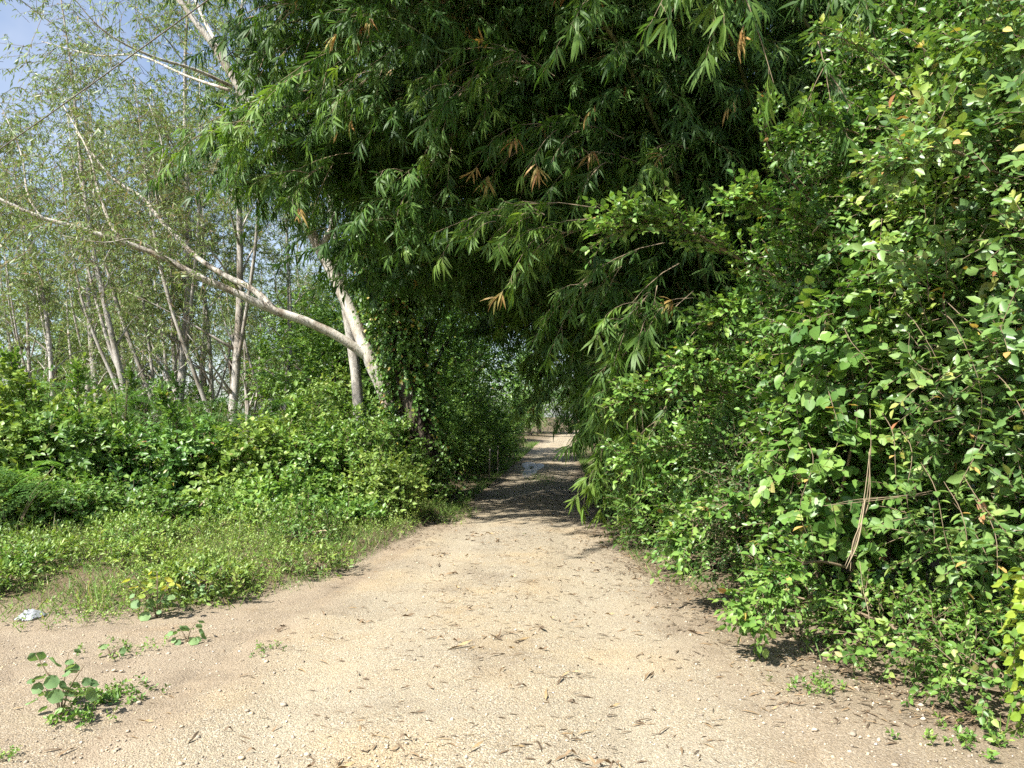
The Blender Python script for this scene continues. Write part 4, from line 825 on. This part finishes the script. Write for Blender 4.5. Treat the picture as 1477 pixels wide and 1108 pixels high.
# ------------------------------------------------------------------ small plants and oddments
def leaf_mesh(name, tpl, L, W, mat, rnd, sub=None):
    G = Geo(); G.leaves(tpl, np.zeros((1, 3)), np.array([[1., 0, 0]]), np.array([[0, 0, 1.]]), L, W, np.array([rnd])); return G.mesh(name, mat)
def lobed_leaf(name, mat, rnd, n=13):
    """broad toothed leaf with a pleated blade"""
    a = np.linspace(-2.75, 2.75, n); r = (1 - .16 * np.abs(a)) * np.where(np.arange(n) % 2, 1.0, .87)
    v = np.column_stack([.42 + .52 * r * np.cos(a), .56 * r * np.sin(a), .05 * np.cos(a * 3) - .10 * np.cos(a)])
    v = np.vstack([[0.03, 0, .02], v]); f = [[0, k + 1, k + 2] for k in range(n - 1)]
    G = Geo(); G.add(v, np.array(f).ravel(), np.full(len(f), 3), np.full(len(v), rnd)); return G.mesh(name, mat)
MAL = [lobed_leaf('leaf', M['mallow'], r) for r in (.1, .4, .6, .9)]
YEL = [lobed_leaf('leaf', M['yellow_leaf'], r) for r in (.0, .3, .7, 1.0)]
def orient(d, roll=0):
    q = Vector(d).to_track_quat('X', 'Z'); e = q.to_euler(); return e
def herb(name, label, px, py, hgt, n, L, leaves, width=.9, alt=None, altn=0):
    yd = EYE * F_PX / (py - 600); xd = (px - 738) / F_PX * yd; z = float(road_z(np.array([xd]), np.array([yd]))[0])
    t = thing(name, label, 'plant', (xd, yd, z - .01)); b = np.array([xd, yd, z - .01])
    nst = max(2, n // 7); k = 0
    for s in range(nst):
        a = 6.28 * s / nst + rng.uniform(-.4, .4); sp = width * hgt * rng.uniform(.25, .6); tip = np.array([math.cos(a) * sp, math.sin(a) * sp * .8, hgt * rng.uniform(.7, 1)])
        pts = np.array([[0, 0, 0], tip * np.array([.35, .35, .55]), tip]); g = Geo(); g.tube(pts + b, [.006, .004, .002], 5, .05, 4); g.build('stem', M['twig'], t, True)
        for j in range(max(3, n // nst)):
            u = .15 + .85 * (j + 1) / max(3, n // nst); p = tip * np.array([.35 + .65 * u, .35 + .65 * u, u]); az = rng.uniform(0, 6.28)
            d = np.array([math.cos(az), math.sin(az), rng.uniform(-.1, .35)]); pe = p + nrm(d) * L * .45; sz = L * rng.uniform(.5, 1.1) 
            g = Geo(); g.twigs((p + b)[None], (pe + b)[None], .0018, .0014, .6); lm = leaves[rng.integers(0, 4)]
            if alt and k < altn and u > .75: lm = alt[rng.integers(1, 4)]; k += 1
            pt = g.build('petiole', M['twig'], t)
            d2 = nrm(d * np.array([1, 1, 0]) + np.array([0, 0, rng.uniform(-1.0, -.15)])); inst('leaf', lm, t, pe, orient(d2), sz)
    return t
herb('seedling_plant', 'broad-leaved grey-green seedling standing alone on the dirt, lower left', 98, 1030, .33, 34, .105, MAL)
herb('seedling_plant', 'small broad-leaved seedling on the dirt below the yellow-leaved plant', 275, 925, .16, 14, .09, MAL, 1.4)
herb('yellow_leaved_plant', 'young plant with bright yellow top leaves at the grass edge', 232, 888, .38, 44, .10, MAL, .9, YEL, 20)
herb('leafy_weed', 'green bushy weed just right of the yellow-leaved plant', 300, 868, .34, 60, .065, MAL, 1.1)
herb('seedling_plant', 'tiny seedling behind the lone grey-green seedling', 168, 945, .10, 8, .06, MAL, 1.5)
def ground_patch(label, px, py, n, rx, ry, L, hg=.06, leaf='weed_leaf'):
    yd = EYE * F_PX / (py - 600); xd = (px - 738) / F_PX * yd
    t = thing('ground_weed', label, 'weed', (xd, yd, 0)); p = np.column_stack([rng.normal(xd, rx, n), rng.normal(yd, ry, n)]); o = np.column_stack([p, road_z(p[:, 0], p[:, 1])])
    G, Gt = Geo(), Geo(); sprigs(G, Gt, o, rvec(n) * np.array([.9, .9, .2]) + UP * .7, hg * rng.uniform(.6, 1.4, n), 7, T_OVATE, L, L * .6, 65, True, .1, bias=.05, twr=.0015)
    G.build('foliage', M[leaf], t); Gt.build('twigs', M['twig'], t)
ground_patch('flat dark weed patch in the shadow of the lone seedling', 165, 1005, 60, .11, .10, .03)
ground_patch('pale weed at the foot of the lone seedling', 118, 1036, 22, .05, .05, .028)
ground_patch('tiny weed tuft in the lower left corner', 20, 1085, 12, .025, .03, .02)
ground_patch('thin weed tuft on the dirt behind the lone seedling', 190, 935, 26, .16, .10, .022)
ground_patch('low weed on the dirt at the foot of the right bush', 1160, 985, 26, .10, .08, .03)
ground_patch('yellowish weed at the lower right beside the bush', 1385, 1062, 24, .10, .08, .035, .08)
ground_patch('sparse weed on the dirt between grass and track', 390, 940, 14, .07, .1, .02)

# lime-green potted-looking shoot at the right border
lm = thing('lime_leaved_shoot', 'bright lime-yellow leafy shoot cut by the right border', 'plant', (2.07, 3.12, 0))
g = Geo(); g.tube([[2.15, 3.12, 0], [2.12, 3.11, .4], [2.07, 3.12, .95]], [.008, .006, .003], 6, .05); g.build('stem', M['twig'], lm, True)
LIME = [lobed_leaf('leaf', M['lime_leaf'], r, 17) for r in (.1, .4, .7, 1)]
for k in range(130):
    z = .40 + .58 * k / 130; a = k * 2.4; r_ = .03 + .07 * rng.random()
    p = np.array([.03 + r_ * math.cos(a) + .04 * (1 - z), r_ * math.sin(a), z]); d = nrm(np.array([math.cos(a), math.sin(a), rng.uniform(-1.2, -.2)]))
    inst('leaf', LIME[rng.integers(0, 4)], lm, p, orient(d), rng.uniform(.045, .075))

for (lab, pts, n_) in [
    ('leafy branch leaning out over the low bush at the shadow line', [(1080, 660, 7.6), (1010, 640, 7.5), (950, 650, 7.4), (905, 665, 7.3)], 80),
    ('arching branch of the glossy bush above the middle of the track edge', [(1150, 520, 7.0), (1080, 490, 6.9), (1020, 500, 6.8), (985, 530, 6.7)], 90),
    ('leafy branch standing out from the middle of the glossy bush', [(1240, 380, 6.6), (1180, 330, 6.2), (1120, 300, 6.0), (1070, 290, 5.8)], 100),
    ('branch tip in front of the upper bush against dark bamboo', [(1290, 230, 6.2), (1230, 190, 6.0), (1180, 185, 5.9), (1140, 200, 5.8)], 70),
    ('drooping branch low on the bush face by the brown dirt', [(1130, 720, 6.6), (1070, 720, 6.4), (1020, 745, 6.3), (985, 780, 6.25)], 80),
    ('drooping leafy branch near the weeds at the bush foot', [(1230, 820, 5.4), (1170, 810, 5.2), (1120, 840, 5.1), (1085, 880, 5.05)], 80),
    ('sunlit branch of large leaves at the upper right', [(1440, 250, 5.0), (1380, 220, 4.7), (1330, 220, 4.5), (1290, 240, 4.4)], 70)]:
    branch_thing('poking_branch', lab, pts, [.011, .009, .006, .002], n_, 'shrub_leaf' if 'large' not in lab else 'climber_leaf', .066, .044, .2, .2)
# larger single leaves on the face of the right-hand bushes
CLF = [leaf_mesh('leaf', T_OVATE, 1.0, .60, M['climber_leaf'], r) for r in (.2, .4, .55, .7, .85, .93, .985)]
lead = thing('leaf_creeper', 'creeper of larger single leaves hanging down the face of the right bush', 'creeper', (2.5, 5.2, 0))
for k in range(13):
    px, py, yd = rng.uniform(1170, 1460), rng.uniform(430, 800), 0
    yd = 4.05 + (1477 - px) / 300 * 1.15; a = P(px, py, yd); b = a + np.array([rng.normal(0, .12), -.05, -rng.uniform(.3, .8)])
    m_ = (a + b) / 2 + np.array([rng.normal(0, .08), -.05, 0]); g = Geo(); g.tube([a + np.array([.1, .35, .15]), a, m_, b], [.003, .0025, .002, .001], 5, .05, 4, rnd=.4); st = g.build('stem', M['twig'], lead, True)
    qq, _ = spline(np.array([a, m_, b]), np.zeros(3), 6)
    for j, q in enumerate(qq):
        for s_ in (-1, 1):
            d = nrm(np.array([s_ * .8 + rng.normal(0, .3), -.5 + rng.normal(0, .3), rng.uniform(-.5, .4)])); inst('leaf', CLF[rng.choice(7, p=[.15, .2, .25, .18, .12, .06, .04])], lead, q - np.array(lead.location), orient(d), rng.uniform(.045, .085))
# dead hanging vines
for (lab, pts, rad) in [
    ('pale dead vine hanging in front of the bamboo by the track', [(868, 545, 9.6), (874, 580, 9.55), (872, 620, 9.5), (867, 665, 9.5)], [.008, .009, .009, .005]),
    ('dry brown vine hanging down the middle of the right bush', [(1255, 590, 5.1), (1256, 650, 5.0), (1250, 720, 4.95), (1235, 780, 4.9), (1222, 820, 4.85)], [.008, .01, .012, .014, .006]),
    ('dry twig lying level across the face of the right bush', [(1190, 730, 5.1), (1240, 720, 4.95), (1300, 716, 4.85), (1345, 712, 4.85)], [.004, .007, .006, .003]),
    ('thin curling tendril looping out of the right bush', [(1312, 480, 4.7), (1312, 510, 4.6), (1330, 530, 4.55), (1345, 530, 4.55), (1340, 505, 4.55), (1330, 495, 4.6)], [.003, .003, .003, .003, .003, .002]),
    ('dry thin vine hanging low on the right bush', [(1240, 810, 4.9), (1245, 850, 4.85), (1252, 880, 4.8), (1255, 905, 4.75)], [.005, .005, .008, .003])]:
    q = pxpath(pts); t = thing('dead_vine', lab, 'vine', q[-1])
    for k in range(4 if rad[1] > .005 else 1):
        qq = q + rng.normal(0, .012, q.shape) * (k > 0); e = rng.uniform(.5, 1) if k else 1; m_ = max(2, int(round(len(qq) * e)))
        g = Geo(); g.tube(qq[-m_:], np.array(rad)[-m_:] * rng.uniform(.2, .38), 5, .2, 6, rnd=rng.uniform(.4, .8)); g.build('strand', M['twig'], t, True)
# lying stick, twigs, cable, plastic bag, posts
q = pxpath([(412, 775, 8.9), (445, 770, 8.98), (480, 765, 9.06)])
g = Geo(); g.tube(q, [.022, .022, .018], 8, .04, 4, rnd=.8); setp(g.build('lying_stick', M['straw'], None, True), 'straight straw-coloured stick lying at the foot of the left bushes', 'stick')
for (a, b, lab) in [((225, 745, 10.3), (255, 727, 10.6), 'thin brown stick leaning out of the shady hollow'), ((285, 735, 10.4), (305, 715, 10.6), 'short brown stick beside the shady hollow'), ((-5, 772, 9.2), (38, 755, 9.4), 'grey weathered branch piece at the left border')]:
    q = pxpath([a, b]); q = np.vstack([q[0], q.mean(0) + [0, 0, .02], q[1]]); g = Geo(); g.tube(q, [.012, .011, .007], 6, .1, 3, rnd=.6); setp(g.build('dead_stick', M['twig'], None, True), lab, 'stick')
m, N, L, out = mat_new('cable'); pb = N.new('ShaderNodeBsdfPrincipled'); pb.inputs['Base Color'].default_value = (.13, .11, .09, 1); pb.inputs['Roughness'].default_value = .6; L.new(pb.outputs[0], out.inputs[0])
a, b = P(0, 215, 10.5), P(300, 0, 8.6); v = b - a
pts = np.array([a + v * t + np.array([0, 0, .05 * ((t - .5) ** 2 - .25)]) for t in np.linspace(-2.5, 3.5, 25)])
g = Geo(); g.tube(pts, np.full(25, .008), 6, 0, 1); setp(g.build('overhead_cable', m, None, True), 'thin overhead cable slanting across the upper left sky', 'cable')
m, N, L, out = mat_new('clear_plastic'); pb = N.new('ShaderNodeBsdfPrincipled'); pb.inputs['Base Color'].default_value = (.5, .52, .55, 1); pb.inputs['Roughness'].default_value = .22
tp = N.new('ShaderNodeBsdfTranslucent'); tp.inputs[0].default_value = (.5, .52, .55, 1); ms = N.new('ShaderNodeMixShader'); ms.inputs[0].default_value = .4; L.new(pb.outputs[0], ms.inputs[1]); L.new(tp.outputs[0], ms.inputs[2]); L.new(ms.outputs[0], out.inputs[0])
u, w = np.meshgrid(np.linspace(-1, 1, 22), np.linspace(-1, 1, 16)); r2 = np.random.default_rng(5)
zz = .05 * np.clip(1 - u ** 2, 0, 1) * np.clip(1 - w ** 2, 0, 1) + .012 * smooth_noise(u * 6, w * 6, 2) + r2.normal(0, .004, u.shape) + .012
bx = P(66, 0, 6.15)[0]
G = Geo(); i, j = np.meshgrid(np.arange(15), np.arange(21), indexing='ij'); q = np.stack([i * 22 + j, i * 22 + j + 1, (i + 1) * 22 + j + 1, (i + 1) * 22 + j], -1)
hz = float(height(np.array([bx]), np.array([6.15]))[0])
G.add(np.stack([bx + .085 * u * (1 + .2 * w) + .02 * smooth_noise(w * 4, u * 3, 7), 6.15 + .09 * w, zz + hz], -1), q.ravel(), np.full(q.shape[0] * q.shape[1], 4), np.zeros(352))
setp(G.build('plastic_bag', m, None, False), 'crumpled clear plastic bag lying at the grass edge', 'bag')
for (px, yd, lab) in [(705, 18.5, 'thin grey fence post in the shade left of the track'), (717, 20.5, 'second thin fence post farther along the shaded track edge')]:
    x = (px - 738) / F_PX * yd; g = Geo(); g.tube([[x, yd, -.05], [x + .01, yd, .4], [x + .02, yd, .8]], [.022, .02, .018], 7, .08, 3); setp(g.build('fence_post', M['grey_bark'], None, True), lab, 'post')
# puddle-smooth wet patch
m, N, L, out = mat_new('wet'); pb = N.new('ShaderNodeBsdfPrincipled'); pb.inputs['Base Color'].default_value = (.25, .21, .165, 1); pb.inputs['Roughness'].default_value = .5; L.new(pb.outputs[0], out.inputs[0])
a = np.linspace(0, 6.283, 40, endpoint=False); rr = 1 + .25 * np.sin(a * 3 + 1) + .15 * np.sin(a * 5)
G = Geo(); rings = np.linspace(0, 1, 7)
px_ = np.concatenate([.60 + .30 * q * rr * np.cos(a) + .10 * q * np.sin(a) for q in rings[1:]]); py_ = np.concatenate([23.5 + 3.0 * q * rr * np.sin(a) for q in rings[1:]])
pz_ = road_z(px_, py_) + .012; fq = [[r * 40 + k, r * 40 + (k + 1) % 40, (r + 1) * 40 + (k + 1) % 40, (r + 1) * 40 + k] for r in range(5) for k in range(40)]
G.add(np.column_stack([px_, py_, pz_]), np.concatenate([np.array(fq).ravel(), np.arange(40)]), np.array([4] * len(fq) + [40]), np.zeros(len(px_)))
setp(G.build('puddle', m), 'thin shallow puddle shining in the shaded wheel track', kind='structure')
